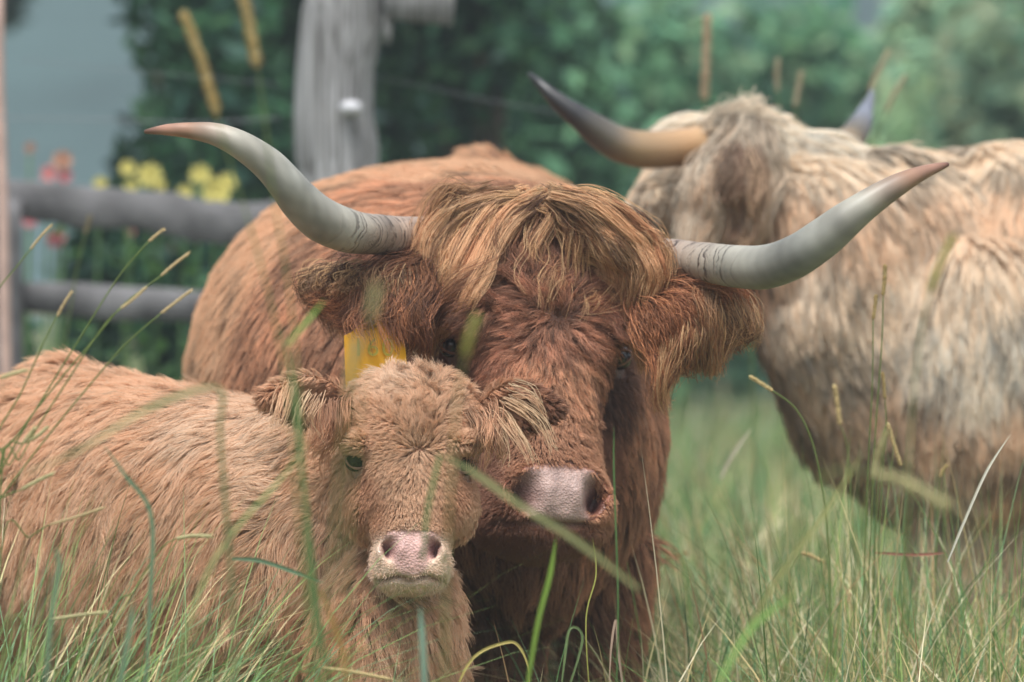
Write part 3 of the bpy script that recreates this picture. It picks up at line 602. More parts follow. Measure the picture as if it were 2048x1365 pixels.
# ================================================================== the calf
CT, CP, CR, CD = srgb(208,160,118), srgb(224,184,146), srgb(178,122,82), srgb(120,72,46)
def build_calf():
    R = root('calf', tuple(Pz(600, 7.95, 0)), 'fluffy tan calf with pale pink nose standing in long grass in front of the cow', 'calf')
    H = Head(P(822, 930, 7.62), frame(1, 13, 0)); mb = MB()
    mb.loft(ring_path([(Pz(-120, 8.68, .58), .05, .07), (Pz(-70, 8.60, .585), .11, .15), (Pz(30, 8.46, .60), .16, .20), (Pz(140, 8.34, .612), .175, .212), (Pz(260, 8.22, .59), .185, .215), (Pz(400, 8.08, .578), .185, .21),
                       (Pz(530, 7.96, .575), .17, .205), (Pz(650, 7.86, .56), .145, .19), (Pz(745, 7.78, .53), .11, .15), (Pz(790, 7.74, .52), .06, .09)], e=2.2))
    mb.ell(Pz(125, 8.36, .782), (.07, .08, .055))
    mb.loft(ring_path([(Pz(560, 7.95, .60), .14, .18), (Pz(650, 7.86, .64), .115, .155), (Pz(735, 7.79, .67), .095, .13), (Pz(790, 7.74, .70), .08, .11), (Pz(815, 7.72, .71), .06, .08)]))
    mb.ell(Pz(770, 7.74, .47), (.10, .10, .16)); mb.ell(Pz(850, 7.80, .42), (.05, .06, .12))
    mb.loft(H.rings([(-.174, .024, .004, -.04), (-.169, .039, .018, -.055), (-.160, .050, .029, -.065), (-.146, .0545, .037, -.072), (-.128, .055, .041, -.078), (-.105, .050, .040, -.085), (-.075, .053, .039, -.10), (-.04, .066, .040, -.12),
                     (-.005, .080, .040, -.13), (.035, .088, .042, -.125), (.075, .087, .038, -.11), (.105, .074, .022, -.09), (.125, .045, .0, -.07)]))
    for s_ in (-1, 1):
        mb.ell(H(s_*.072, .018, .024), (.022, .026, .016), H.F); mb.ell(H(s_*.052, -.035, -.045), (.035, .05, .05), H.F)
    ears = []
    for b, tp, s_ in (((716, 832), (524, 786), -1), ((946, 838), (1118, 812), 1)):
        bp, tip = P(*b, 7.66), P(*tp, 7.60); n_ = 11; a = np.linspace(0, 2*math.pi, 22, endpoint=False); ax = nrm(tip-bp)
        up = nrm(np.array([s_*.0, -.35, .94])-ax*np.dot([0, -.35, .94], ax)); ot = np.cross(ax, up)
        if ot[1] > 0: ot = -ot                                                  # towards the camera
        wv = [.018, .025, .031, .035, .037, .037, .035, .031, .025, .017, .006]; rings = []
        for k in range(n_):
            t = k/(n_-1); c = bp+(tip-bp)*t+np.array([0, 0, .010*math.sin(math.pi*t)])+up*(-.004)
            # cupped section: a crescent open to the front
            cup = .016*math.sin(math.pi*min(1, t*1.15))
            y = np.sin(a); x = np.cos(a)
            depth = np.where(y < 0, .009*-y*-1, y*.006)+0
            off = -cup*(1-x**2)*1.2
            rings.append(c+x[:, None]*up*wv[k]+(depth+off)[:, None]*ot)
        mb.loft(rings); ears.append((bp, tip, up, ot))
    leg(mb, tuple(Pz(850, 7.84, .42)), .055); leg(mb, tuple(Pz(690, 7.86, .5)), .07)
    leg(mb, tuple(Pz(80, 8.36, .5)), .1, (0, .04)); leg(mb, tuple(Pz(-60, 8.6, .5)), .1, (0, .04))
    me, v, lap = remesh(mb, .0046, 7)
    q = H.inv(v); n = normals(me)
    def brush(c, rad, amt, dirv=None, xs=1, zs=1):
        nonlocal v
        d = q-np.array(c); d[:, 0] /= xs; d[:, 2] /= zs
        w_ = np.exp(-(d**2).sum(1)/rad**2); v = v + w_[:, None]*amt*(n if dirv is None else (H.F@np.array(dirv, float))[None])
    def fr(x, z):
        m_ = (np.abs(q[:, 0]-x) < .005) & (np.abs(q[:, 2]-z) < .005) & (q[:, 1] > -.05) & (q[:, 1] < .08); return q[m_, 1].max()
    for s_ in (-1, 1):
        brush((s_*.073, fr(s_*.068, 0)-.004, .0), .014, -.008, zs=1.1)
        brush((s_*.028, fr(s_*.028, -.104), -.102), .009, .005, (0, 1, .4), xs=1.3, zs=.6)
        brush((s_*.014, fr(s_*.014, -.120), -.120), .007, .005, (0, 1, 0), xs=.9, zs=1.5)
        brush((s_*.042, fr(s_*.042, -.122), -.122), .008, .006, (s_, .5, 0), zs=1.6)
        brush((s_*.026, fr(s_*.026, -.122), -.122), .0072, -.028, (s_*-.30, 1, .1), xs=.9, zs=1.35)
        brush((s_*.033, fr(s_*.033, -.113), -.113), .006, -.014, (s_*-.4, 1, 0), xs=1.2, zs=.7)
    mth = np.exp(-((q[:, 2]+.161-1.2*q[:, 0]**2+.0018*np.cos(q[:, 0]*160))/.0028)**2)*(q[:, 1] > -.03)*(np.abs(q[:, 0]) < .048); v -= n*mth[:, None]*.007
    me.vertices.foreach_set('co', v.astype(np.float32).ravel()); me.update()
    col = np.tile(CR*.5, (len(v), 1))
    def paint(mask, c):
        nonlocal col
        m_ = np.clip(mask, 0, 1)[:, None]; col = col*(1-m_)+np.array(c)*m_
    onh = (q[:, 1] > -.05)*(np.linalg.norm(q, axis=1) < .25)
    sg = lambda x: 1/(1+np.exp(-x))
    paint(sg((-.098-q[:, 2])/.004)*onh, srgb(216,186,162))
    padm = sg((1-(np.abs(q[:, 0])/np.interp(q[:, 2], [-.155, -.13, -.1], [.018, .026, .040]))**4-((q[:, 2]+.126)/.030)**4)*4)*onh; paint(padm, srgb(196,156,148))
    for s_ in (-1, 1):
        d = q-np.array((s_*.028, .03, -.119)); paint(np.exp(-((d/[.0095, .04, .0125])**2).sum(1)**2)*.85, srgb(104,60,62))
        d = q-np.array((s_*.072, .03, -.003)); paint(np.exp(-((d/[.02, .04, .017])**2).sum(1)**2)*.8, srgb(196,160,140))
    paint(mth*.8, srgb(110,70,66)); vcol(me, col); smooth_shade(me)
    add('body', me, M_SKIN, R); S_ = Surf(me); eyes = []
    for s_, px, py in ((-1, 710, 923), (1, 934, 931)):
        h = S_.hit(px, py); c = h[0]+nrm(h[0]-np.array([0, 0, CAMZ]))*.001
        e = MB(); e.ell((0, 0, 0), .0142, nu=24, nv=16); eo = add('eye', e.mesh('eye'), M_EYE, R); eo.location = Vector(c)-R.location; eo.matrix_parent_inverse = Matrix(); eyes.append(c)
        f = nrm(np.array([0, 0, CAMZ])-c); x = nrm(np.cross(f, [0, 0, 1])); x = x if x[0] > 0 else -x; u = np.cross(x, -f); u = u if u[2] > 0 else -u; ld = MB()
        for lo in (0, 1):
            a = np.linspace(.0, math.pi, 14)*(1 if not lo else -1)
            pts = [c+f*.0095+x*math.cos(t_)*.0125*1.0+u*(math.sin(t_)*.0088-math.cos(t_)*-.0035*s_) for t_ in a]
            ld.tube(pts, np.interp(np.linspace(0, 1, 14), [0, .5, 1], [.001, .0026, .001]), 8)
        add('eyelid', ld.mesh('eyelid'), M_LIDC, R)
    rows = [
     (60,740,-1,.5,.045,.3,.4,CP),(130,710,-.8,.2,.045,.35,.5,CP),(200,720,.2,.6,.045,.3,.4,CT),(300,750,-.3,.9,.045,.25,.35,CP),(400,790,-1,.6,.045,.3,.35,CP*1.05),(480,800,-1,.4,.045,.3,.3,CP*1.08),(560,830,-1,.15,.04,.3,.3,CP*1.05),
     (80,800,-.8,.6,.045,.3,.5,CT),(180,820,-1,.4,.045,.3,.5,CT),(300,840,-1,.35,.045,.3,.4,CT),(420,860,-1,.3,.045,.25,.4,CP),(530,880,-1,.1,.04,.25,.35,CP),(640,900,-.9,.5,.035,.25,.35,CT),
     (100,900,-.5,.9,.045,.3,.6,CT*.95),(60,980,-.2,1,.05,.3,.6,CT*.9),(200,930,-.8,.7,.05,.3,.6,CT*.95),(300,960,-.9,.5,.05,.3,.5,CT),(430,950,-1,.2,.045,.25,.4,CT),(540,960,-1,.0,.045,.25,.4,CP),(620,990,-.9,.2,.045,.25,.35,CT),
     (240,1040,-.5,.9,.055,.35,.6,CT*.9),(360,1080,-.7,.7,.055,.3,.5,CT*.95),(480,1080,-.8,.6,.05,.3,.4,CT),(580,1100,-.7,.8,.05,.3,.4,CT*.95),(660,1120,-.3,1,.045,.3,.4,CT*.9),
     (300,1200,-.3,1,.05,.3,.5,CR),(450,1200,-.5,.9,.05,.3,.5,CT*.9),(600,1250,-.4,1,.05,.3,.5,CR),(700,1230,-.2,1,.05,.3,.4,CR),(780,1260,.2,1,.05,.3,.4,CT*.9),(850,1250,.5,1,.055,.4,.4,CT),(890,1250,1,.7,.05,.5,.4,CT),
     (680,1050,-.3,1,.03,.25,.4,CT*.9),(900,1180,.6,1,.05,.4,.4,CT),
     # face: whorl at (845,880)
     (845,860,.1,-1,.028,.3,.4,CT),(850,820,.2,-1,.034,.4,.9,CT),(800,790,-.3,-1,.036,.45,1.1,CP),(880,780,.4,-1,.036,.45,1.1,CT),(830,745,-.1,-.6,.034,.45,1.1,CP),(760,750,-.8,-.3,.034,.45,1.1,CP),(920,760,.8,.2,.034,.45,1.0,CT),(720,760,-1,-.5,.034,.5,1.0,CP),
     (790,860,-1,-.35,.026,.25,.4,CT),(740,850,-1,-.2,.028,.25,.45,CT),(900,860,1,-.3,.026,.25,.4,CT),(940,850,1,0,.028,.25,.45,CT),(780,900,-1,.1,.024,.22,.35,CT*.95),(740,895,-1,.3,.022,.2,.3,CT*.9),(900,905,1,.2,.024,.22,.35,CT),
     (800,940,-.8,.8,.020,.18,.3,CT),(850,940,.3,1,.018,.15,.25,CT),(890,945,.8,.8,.018,.15,.25,CT*.9),(825,990,0,1,.014,.12,.15,CT*1.05),(800,1040,-.15,1,.012,.12,.12,CT*1.05),(850,1040,.15,1,.012,.12,.12,CT*1.05),(825,1065,0,.9,.008,.12,.1,CP*.9),
     (740,980,-.3,1,.014,.12,.15,CR*.95),(720,1020,-.3,1,.018,.15,.2,CR),(760,1030,-.2,1,.012,.12,.15,CR),(910,990,.3,1,.014,.12,.15,CR*.9),(890,1040,.2,1,.012,.12,.15,CR),(930,1040,.4,1,.02,.2,.2,CT*.9),(690,1000,-.3,1,.03,.25,.3,CT*.85),(700,1080,-.2,1,.028,.25,.3,CT*.9),
     (750,1120,-.6,.6,.006,.15,.1,CP*1.2),(890,1120,.6,.6,.006,.15,.1,CP*1.2),(820,1170,0,1,.009,.25,.1,CP*1.1),(780,1180,-.3,1,.014,.25,.2,CT),(860,1180,.3,1,.014,.25,.2,CT),
     # ears: brown fur, with lit rim and shaded inside put into its colour
     (660,800,-1,-.1,.022,.2,.3,CR*.8),(600,775,-1,.0,.02,.2,.3,CT*.9),(530,790,-1,.4,.02,.2,.3,CR),(560,778,-1,.2,.02,.2,.3,CT),(640,830,-.6,1,.028,.2,.3,CR*.8),(1000,785,1,-.2,.022,.2,.3,CR*.85),(1060,768,1,.1,.02,.2,.3,CT*.95),(1110,800,.5,1,.02,.2,.3,CT*1.1),(1060,815,1,.1,.014,.1,.2,CD*.9),(575,810,-1,.1,.014,.1,.2,CD*.9),(600,835,-1,.3,.014,.1,.2,CD*.9),(1075,840,1,.3,.014,.1,.2,CD*.9),(640,850,-.6,1,.02,.1,.2,CD*1.2),(1000,850,.5,1,.02,.1,.2,CD*1.2),(620,800,-1,.3,.02,.1,.2,CR*.8),(1020,815,1,.3,.02,.1,.2,CR*.8),(1010,840,.5,1,.03,.2,.3,CR*.85),
    ]
    S = strokes(S_, rows, 7.7); tune(S, .80, .16, .34, .88, 1.22)
    qt = H.inv(S_.tc); d_e = np.min([np.linalg.norm(S_.tc-c, axis=1) for c in eyes], 0)
    bare = ((np.abs(qt[:, 0])/np.interp(qt[:, 2], [-.155, -.13, -.1], [.018, .028, .040]))**4+((qt[:, 2]+.126)/.030)**4 < 1) & (qt[:, 1] > 0)
    for s_ in (-1, 1): d = (qt-np.array((s_*.028, .03, -.119)))/[.013, .04, .017]; bare |= (d**2).sum(1) < 1
    velvet = np.where((qt[:, 1] > -.045) & (np.linalg.norm(qt, axis=1) < .25), np.interp(qt[:, 2], [-.105, -.088], [.06, 1]), 1)
    wt = S_.facing()*(S_.tc[:, 2] > .3)*(~bare)*(d_e > .024)*velvet
    hw = (np.linalg.norm(qt, axis=1) < .19) | ((np.abs(qt[:, 0]) > .08) & (np.abs(qt[:, 0]) < .24) & (qt[:, 1] > -.13) & (np.abs(qt[:, 2]-.08) < .09))
    def hmod(p, Q):
        qq = H.inv(p); z = qq[:, 2]; Q = Q.copy(); lim = np.interp(z, [-.19, -.16, -.10, -.085, -.05, 0], [.005, .0026, .0024, .005, .010, 1]); lim = np.where(qq[:, 1] < -.03, 1, lim); Q[:, 0] = np.minimum(Q[:, 0], lim)
        Q[:, 2] *= np.where(qq[:, 1] < -.03, 1, np.interp(z, [-.1, -.03], [.05, 1])); Q[:, 0] = np.where((np.abs(qq[:, 0]) > .098) & (z > .02), np.minimum(Q[:, 0], .013), Q[:, 0]); m_ = (sg((-.100-z)/.004)*(qq[:, 1] > -.04))[:, None]; Q[:, 3:6] = Q[:, 3:6]*(1-m_)+srgb(228,192,166)*m_; de = np.min([np.linalg.norm(p-c, axis=1) for c in eyes], 0); Q[:, 0] = np.minimum(Q[:, 0], .0025+.2*np.maximum(de-.022, 0)); Q[:, 1] = np.where(de < .035, .04, Q[:, 1]); return Q
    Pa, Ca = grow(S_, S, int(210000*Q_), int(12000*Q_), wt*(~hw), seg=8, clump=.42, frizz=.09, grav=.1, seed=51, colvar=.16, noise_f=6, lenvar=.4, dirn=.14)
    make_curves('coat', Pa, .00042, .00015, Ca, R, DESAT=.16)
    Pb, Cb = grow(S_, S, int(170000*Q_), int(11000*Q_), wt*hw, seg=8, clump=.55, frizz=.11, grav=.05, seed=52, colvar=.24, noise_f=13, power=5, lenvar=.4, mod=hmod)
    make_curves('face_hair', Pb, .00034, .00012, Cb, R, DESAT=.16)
    E = lambda *pp: np.array([P(x, y, Y) for x, y, Y in pp])
    X = []
    for kk, nl, per, cc, sd in (
        ([E((560,775,7.60),(562,800,7.57),(553,835,7.56),(548,870,7.57)), E((590,775,7.59),(578,805,7.56),(562,840,7.56),(560,872,7.57)), E((620,790,7.59),(600,820,7.56),(590,850,7.56),(585,880,7.57)), E((650,800,7.6),(635,830,7.57),(625,860,7.57),(618,890,7.58))], 9, 10, (CT*1.1, srgb(214,184,140)), 61),
        ([E((1010,800,7.6),(1045,815,7.57),(1072,850,7.56),(1080,900,7.56),(1084,920,7.56)), E((1030,790,7.59),(1065,800,7.56),(1080,830,7.56),(1076,850,7.56)), E((1000,810,7.6),(1035,830,7.57),(1055,870,7.56),(1078,925,7.56)), E((990,830,7.6),(1020,855,7.57),(1040,890,7.56),(1048,930,7.56)), E((975,850,7.61),(995,880,7.58),(1005,920,7.57),(1005,965,7.57))], 9, 10, (CT*1.1, srgb(214,184,140)), 62),
        ([E((700,810,7.62),(680,850,7.59),(670,900,7.6),(668,950,7.62)), E((650,820,7.61),(640,860,7.59),(632,890,7.59),(628,905,7.6))], 12, 20, (CR*1.1, CT*1.1), 63),
        ([E((945,820,7.62),(960,860,7.59),(965,900,7.6),(968,940,7.61)), E((985,830,7.6),(1000,870,7.58),(1008,920,7.58),(1000,960,7.59))], 10, 20, (CR*1.1, CT*1.1), 64)):
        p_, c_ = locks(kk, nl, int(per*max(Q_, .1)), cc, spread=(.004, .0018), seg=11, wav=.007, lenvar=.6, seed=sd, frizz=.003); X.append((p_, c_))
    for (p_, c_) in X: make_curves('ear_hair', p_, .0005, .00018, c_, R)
    # whiskers on the chin
    return R, H, S_
# ================================================================== the pale cow on the right
PW, PC, PB, PD = srgb(212,200,180), srgb(208,188,162), srgb(190,160,130), srgb(120,94,76)
def build_pale():
    R = root('highland_cow', tuple(Pz(1950, 9.9, 0)), 'cream and fawn long haired cow with dark tipped horns, facing away beside the ginger cow', 'cow')
    mb = MB()
    mb.loft(ring_path([(Pz(1585, 9.72, 1.0), .08, .11), (Pz(1610, 9.75, .99), .12, .16), (Pz(1690, 9.8, .955), .15, .215), (Pz(1780, 9.85, .887), .21, .285), (Pz(1880, 9.9, .858), .26, .325), (Pz(2050, 10.0, .84), .33, .345),
                       (Pz(2400, 10.15, .80), .37, .365), (Pz(2750, 10.3, .82), .35, .35), (Pz(3000, 10.4, .86), .27, .30), (Pz(3120, 10.45, .88), .15, .18)], e=2.25))
    mb.ell(Pz(1850, 9.84, .64), (.13, .16, .11)); mb.ell(Pz(1960, 9.72, .78), (.17, .12, .25))
    # neck to the poll, then the head turned away to the left
    mb.loft(ring_path([(Pz(1760, 9.85, .94), .15, .22), (Pz(1660, 9.82, .99), .125, .175), (Pz(1570, 9.80, 1.02), .11, .15), (Pz(1510, 9.80, 1.045), .09, .11), (Pz(1470, 9.82, 1.06), .07, .08)]))
    hp = [(P(1475,292,9.84), .035, .035), (P(1458,318,9.85), .065, .055), (P(1428,362,9.88), .088, .072), (P(1390,412,9.92), .105, .085), (P(1350,465,9.97), .10, .085), (P(1312,530,10.02), .085, .085), (P(1282,595,10.07), .075, .08), (P(1262,640,10.1), .07, .07), (P(1255,668,10.11), .04, .045)]
    rings = []; C = np.array([p[0] for p in hp]); T = nrm(np.gradient(C, axis=0)); a = np.linspace(0, 2*math.pi, 28, endpoint=False)
    for c, t, p in zip(C, T, hp):
        s_ = nrm(np.cross(t, [.35, .93, 0])); u = np.cross(s_, t); rings.append(c+np.cos(a)[:, None]*s_*p[1]+np.sin(a)[:, None]*u*p[2])
    mb.loft(rings)
    mb.ell(P(1310, 415, 9.86), (.035, .045, .05)); mb.ell(P(1435, 300, 9.82), (.04, .04, .032))
    mb.ell(P(1400, 280, 9.90), (.085, .05, .042)); mb.ell(P(1500, 275, 9.88), (.085, .06, .042)); mb.ell(P(1600, 318, 9.88), (.10, .06, .05))
    mb.ell(P(1770, 356, 9.88), (.14, .07, .05))
    # near ear, hanging
    bp, tp = P(1450, 300, 9.76), P(1500, 450, 9.66); ax = nrm(tp-bp); ot = np.array([0, -1, 0.]); sd = nrm(np.cross(ax, ot)); rings = []
    for k in range(9):
        t = k/8; rings.append(bp+(tp-bp)*t+np.cos(a)[:, None]*sd*[.03, .04, .048, .05, .05, .045, .035, .022, .008][k]+np.sin(a)[:, None]*ot*.015)
    mb.loft(rings)
    leg(mb, tuple(Pz(1935, 9.8, .55)), .115); leg(mb, tuple(Pz(2060, 10.1, .55)), .115); leg(mb, tuple(Pz(2830, 10.2, .7)), .17, (0, .03)); leg(mb, tuple(Pz(2930, 10.5, .7)), .17, (0, .03))
    me, v, lap = remesh(mb, .0095, 10); vcol(me, np.tile(PC*.95, (len(v), 1))); smooth_shade(me); add('body', me, M_SKIN, R); S_ = Surf(me)
    h = S_.hit(1284, 437); c = (h[0] if h else P(1284, 437, 9.9)); 
    e = MB(); e.ell((0, 0, 0), .019, nu=20, nv=14); eo = add('eye', e.mesh('eye'), M_EYE, R); eo.location = Vector(c)-R.location; eo.matrix_parent_inverse = Matrix()
    def horn(pts, far=False):
        pts = np.array(pts, float); n_ = 60; c = spline([P(x, y, Y) for x, y, r_, Y in pts], n_); rad = np.interp(np.linspace(0, len(pts)-1, n_), range(len(pts)), pts[:, 2]/FPX*pts[:, 3])
        t = np.linspace(0, 1, n_); a_, b_, d_ = (srgb(190,166,134), srgb(172,136,98), srgb(44,44,46)) if not far else (srgb(160,158,164),)*2+(srgb(110,114,126),)
        Cc = np.stack([np.interp(t, [0, .2, .38, .5, .65, 1], [k[j] for k in (a_, b_, srgb(140,116,86), srgb(92,86,76), d_, d_*.7)]) for j in range(3)], 1)
        hb = MB(); hb.tube(c, rad, 28, [tuple(x) for x in Cc] if False else Cc); me = hb.mesh('horn', col=True); add('horn', me, M_HORN, R)
    horn([(1475,285,40,9.84),(1410,290,39,9.8),(1350,297,38,9.76),(1290,300,38,9.72),(1235,287,35,9.7),(1185,255,29,9.68),(1145,225,22,9.67),(1105,193,15,9.67),(1078,166,9,9.68),(1057,147,3,9.7)])
    horn([(1500,280,38,9.95),(1560,290,38,10.1),(1630,300,37,10.25),(1690,290,32,10.35),(1718,255,25,10.4),(1730,225,16,10.45),(1740,200,9,10.47),(1744,180,3,10.48)], True)
    rows = [(1560,330,.3,1,.10,.3,.5,PC),(1650,330,.2,1,.10,.3,.4,PC),(1780,310,.2,1,.09,.25,.4,PC),(1900,300,.1,1,.09,.25,.4,PC*1.05),(2030,310,.1,1,.09,.25,.4,PC*1.1),
            (1600,420,.2,1,.10,.25,.4,PB*1.05),(1560,500,.2,1,.09,.25,.4,PB),(1700,450,.2,1,.10,.25,.4,PB*1.15),(1850,430,.1,1,.10,.25,.4,PB*1.1),(2000,420,.1,1,.10,.25,.4,PB*1.1),(1650,560,.35,1,.09,.25,.4,PC*.95),(1800,560,.1,1,.10,.25,.45,PC),(1950,560,.1,1,.10,.25,.45,PC*1.1),
            (1600,640,.6,1,.07,.2,.3,PC*.9),(1700,700,.4,1,.08,.25,.4,PC*.85),(1850,680,.1,1,.10,.25,.45,PW*1.15),(2000,680,0,1,.10,.25,.4,PW*1.35),(1950,760,0,1,.10,.25,.4,PW*1.1),(1760,800,.2,1,.09,.3,.5,PB),(1850,820,.1,1,.12,.35,.7,PB*.85),(1950,850,.1,1,.10,.3,.6,PB*.85),(2030,830,0,1,.1,.3,.6,PB*.9),
            (1800,920,.2,1,.06,.2,.3,PC*.8),(1900,970,.1,1,.06,.2,.3,PC*.75),(2020,950,.1,1,.07,.2,.3,PB*.8),(1930,1120,0,1,.05,.2,.3,PC*.9),  # belly rows darkened, shade under the body put into the coat colour
            (1400,255,-.9,.5,.05,.2,.3,PW),(1470,240,.4,.5,.05,.25,.4,PW),(1540,260,1,.4,.06,.25,.4,PW),(1620,270,1,.3,.09,.3,.5,PW),(1340,350,-.4,1,.035,.15,.3,PC),(1280,370,-.4,1,.025,.1,.2,PC),(1270,420,-.2,1,.025,.1,.2,PC*.95),(1330,450,0,1,.03,.12,.2,PC*.95),(1400,470,.1,1,.06,.2,.3,PD*1.1),(1500,500,.1,1,.09,.25,.4,PD*1.2),(1480,390,.0,1,.03,.1,.2,PD*.9)]  # dark last rows paint the shade of the ear hollow
    S = strokes(S_, rows, 9.8); tune(S, .58, .08, .12, .95, 1.08)
    wt = S_.facing()*(S_.tc[:, 2] > .2)*(S_.tc[:, 0] < 1.35)*(np.linalg.norm(S_.tc-c, axis=1) > .024)
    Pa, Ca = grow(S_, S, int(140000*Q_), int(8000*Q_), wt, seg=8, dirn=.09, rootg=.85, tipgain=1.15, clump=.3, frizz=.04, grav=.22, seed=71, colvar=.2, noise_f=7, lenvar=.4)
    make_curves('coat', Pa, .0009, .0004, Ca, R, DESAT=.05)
    E = lambda *pp: np.array([P(x, y, Y+.05) for x, y, Y in pp])
    ke = [E((1470,255,9.74),(1430,300,9.68),(1400,370,9.64),(1385,440,9.63),(1395,500,9.63)), E((1480,260,9.72),(1450,300,9.65),(1415,380,9.62),(1405,460,9.61),(1420,520,9.62)), E((1490,262,9.72),(1475,300,9.66),(1440,390,9.62),(1430,460,9.61),(1440,520,9.62)), E((1500,265,9.72),(1510,310,9.66),(1525,390,9.62),(1500,460,9.61),(1480,520,9.62)), E((1510,268,9.73),(1535,310,9.68),(1545,370,9.65),(1525,430,9.63),(1500,480,9.63))]
    p_, c_ = locks(ke, 46, int(50*Q_), (PB*.8, PW*1.15), spread=(.007, .005), seg=12, wav=.012, lenvar=.4, seed=81, frizz=.01)
    make_curves('ear_hair', p_, .0009, .0004, c_, R, DESAT=.05)
    kd = [E((1470,300,9.60),(1455,360,9.58),(1450,430,9.58),(1462,480,9.58)), E((1490,300,9.60),(1490,360,9.58),(1478,430,9.58),(1474,470,9.58)), E((1505,310,9.60),(1512,370,9.58),(1500,430,9.58),(1485,475,9.58))]  # dark locks added to stand in for the shaded ear hollow
    p_, c_ = locks(kd, 9, int(26*Q_), (PD*1.1, PB), spread=(.008, .004), seg=12, wav=.012, lenvar=.5, seed=83, frizz=.008); make_curves('ear_hair', p_, .0009, .0004, c_, R, DESAT=.05)
    kt = [E((1385,290,9.75),(1410,255,9.72),(1445,232,9.72),(1475,230,9.72)), E((1420,262,9.78),(1455,236,9.76),(1490,220,9.76),(1500,208,9.76)), E((1450,235,9.82),(1480,222,9.8),(1520,235,9.8),(1560,262,9.8)), E((1470,228,9.85),(1530,240,9.83),(1600,272,9.84),(1660,292,9.86))]
    p_, c_ = locks(kt, 26, int(26*Q_), (PC*1.1, PW*1.2), spread=(.006, .005), seg=12, wav=.008, lenvar=.5, seed=82, frizz=.012)
    make_curves('poll_hair', p_, .0009, .0004, c_, R, DESAT=.05)
    return R
# ================================================================== ground, grass, hills
def ground_z(x, y): return 0.02*np.sin(x*.7+1)*np.cos(y*.5)
def build_ground():
    nx, ny = 90, 120; xs = np.concatenate([np.linspace(-900, -12, 14), np.linspace(-10, 10, nx-28), np.linspace(12, 900, 14)]); ys = np.concatenate([np.linspace(-40, 2, 8), np.linspace(3, 60, ny-28), np.linspace(65, 1200, 20)])
    X, Y = np.meshgrid(xs, ys); Z = ground_z(X, Y)*(np.abs(X) < 12)*(Y < 62); V = np.stack([X, Y, Z], -1).reshape(-1, 3); nx = len(xs); ny = len(ys)
    i, j = np.meshgrid(np.arange(nx-1), np.arange(ny-1)); b = (j*nx+i).ravel(); me = mesh_np('ground', V, [np.stack([b, b+1, b+nx+1, b+nx], 1)]); smooth_shade(me)
    def f(nt, b, out):
        tc = node(nt, 'ShaderNodeTexCoord'); n = node(nt, 'ShaderNodeTexNoise'); n.inputs['Scale'].default_value = 3; n.inputs['Detail'].default_value = 8; nt.links.new(tc.outputs['Object'], n.inputs['Vector'])
        cr = node(nt, 'ShaderNodeValToRGB'); cr.color_ramp.elements[0].position = .35; cr.color_ramp.elements[0].color = (*srgb(52,62,36), 1); cr.color_ramp.elements[1].position = .65; cr.color_ramp.elements[1].color = (*srgb(104,104,62), 1)
        nt.links.new(n.outputs[0], cr.inputs[0]); nt.links.new(cr.outputs[0], b.inputs['Base Color']); b.inputs['Roughness'].default_value = .95
    add('ground', me, mat('soil_and_thatch', f), kind='structure')
def blades(x, y, h, wdt, lean, col, seed, segs=5, z0=None, droop=.5, yaw=None):
    """n bent ribbons -> verts, quads, colours"""
    r = np.random.default_rng(seed); n = len(x); az = r.uniform(0, 2*math.pi, n) if yaw is None else yaw; fa = r.uniform(0, math.pi, n)
    t = np.linspace(0, 1, segs+1)[None]; bend = lean[:, None]*h[:, None]*(t**1.8); drop = 1-droop*np.abs(lean[:, None])**1.2*t**1.8
    bx = x[:, None]+np.cos(az)[:, None]*bend; by = y[:, None]+np.sin(az)[:, None]*bend; bz = (ground_z(x, y) if z0 is None else z0)[:, None]+h[:, None]*t*drop
    wx = np.cos(fa)[:, None]*wdt[:, None]*(1-t**2.2)*.5+0; wy = np.sin(fa)[:, None]*wdt[:, None]*(1-t**2.2)*.5
    L = np.stack([bx-wx, by-wy, bz], -1); R_ = np.stack([bx+wx, by+wy, bz+wdt[:, None]*.15*0], -1)
    V = np.stack([L, R_], 2).reshape(n, -1, 3); m = 2*(segs+1)
    k = np.arange(segs); q = np.stack([2*k, 2*k+1, 2*k+3, 2*k+2], 1)
    F = (np.arange(n)[:, None, None]*m+q[None]).reshape(-1, 4)
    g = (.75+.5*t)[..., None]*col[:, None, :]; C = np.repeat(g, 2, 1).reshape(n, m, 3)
    return V.reshape(-1, 3), F, C.reshape(-1, 3)
GREENS = [srgb(98,128,70), srgb(120,146,90), srgb(78,112,70), srgb(132,154,90), srgb(112,146,106)]
STRAWS = [srgb(204,192,146), srgb(178,160,116), srgb(218,208,176), srgb(160,128,94)]
def grass_cols(n, r, straw):
    g = np.array(GREENS)[r.integers(0, len(GREENS), n)]; s_ = np.array(STRAWS)[r.integers(0, len(STRAWS), n)]
    m = (r.random(n) < straw)[:, None]; return np.where(m, s_, g)*(.65+.85*r.random((n, 1)))
def grass_obj(name, parts, label):
    off = 0; V, F, C = [], [], []
    for v, f, c in parts: V.append(v); F.append(f+off); C.append(c); off += len(v)
    me = mesh_np(name, np.concatenate(V), [np.concatenate(F)]); vcol(me, np.concatenate(C)); smooth_shade(me)
    add(name, me, M_BLADE, kind='stuff', label=label, category='grass')
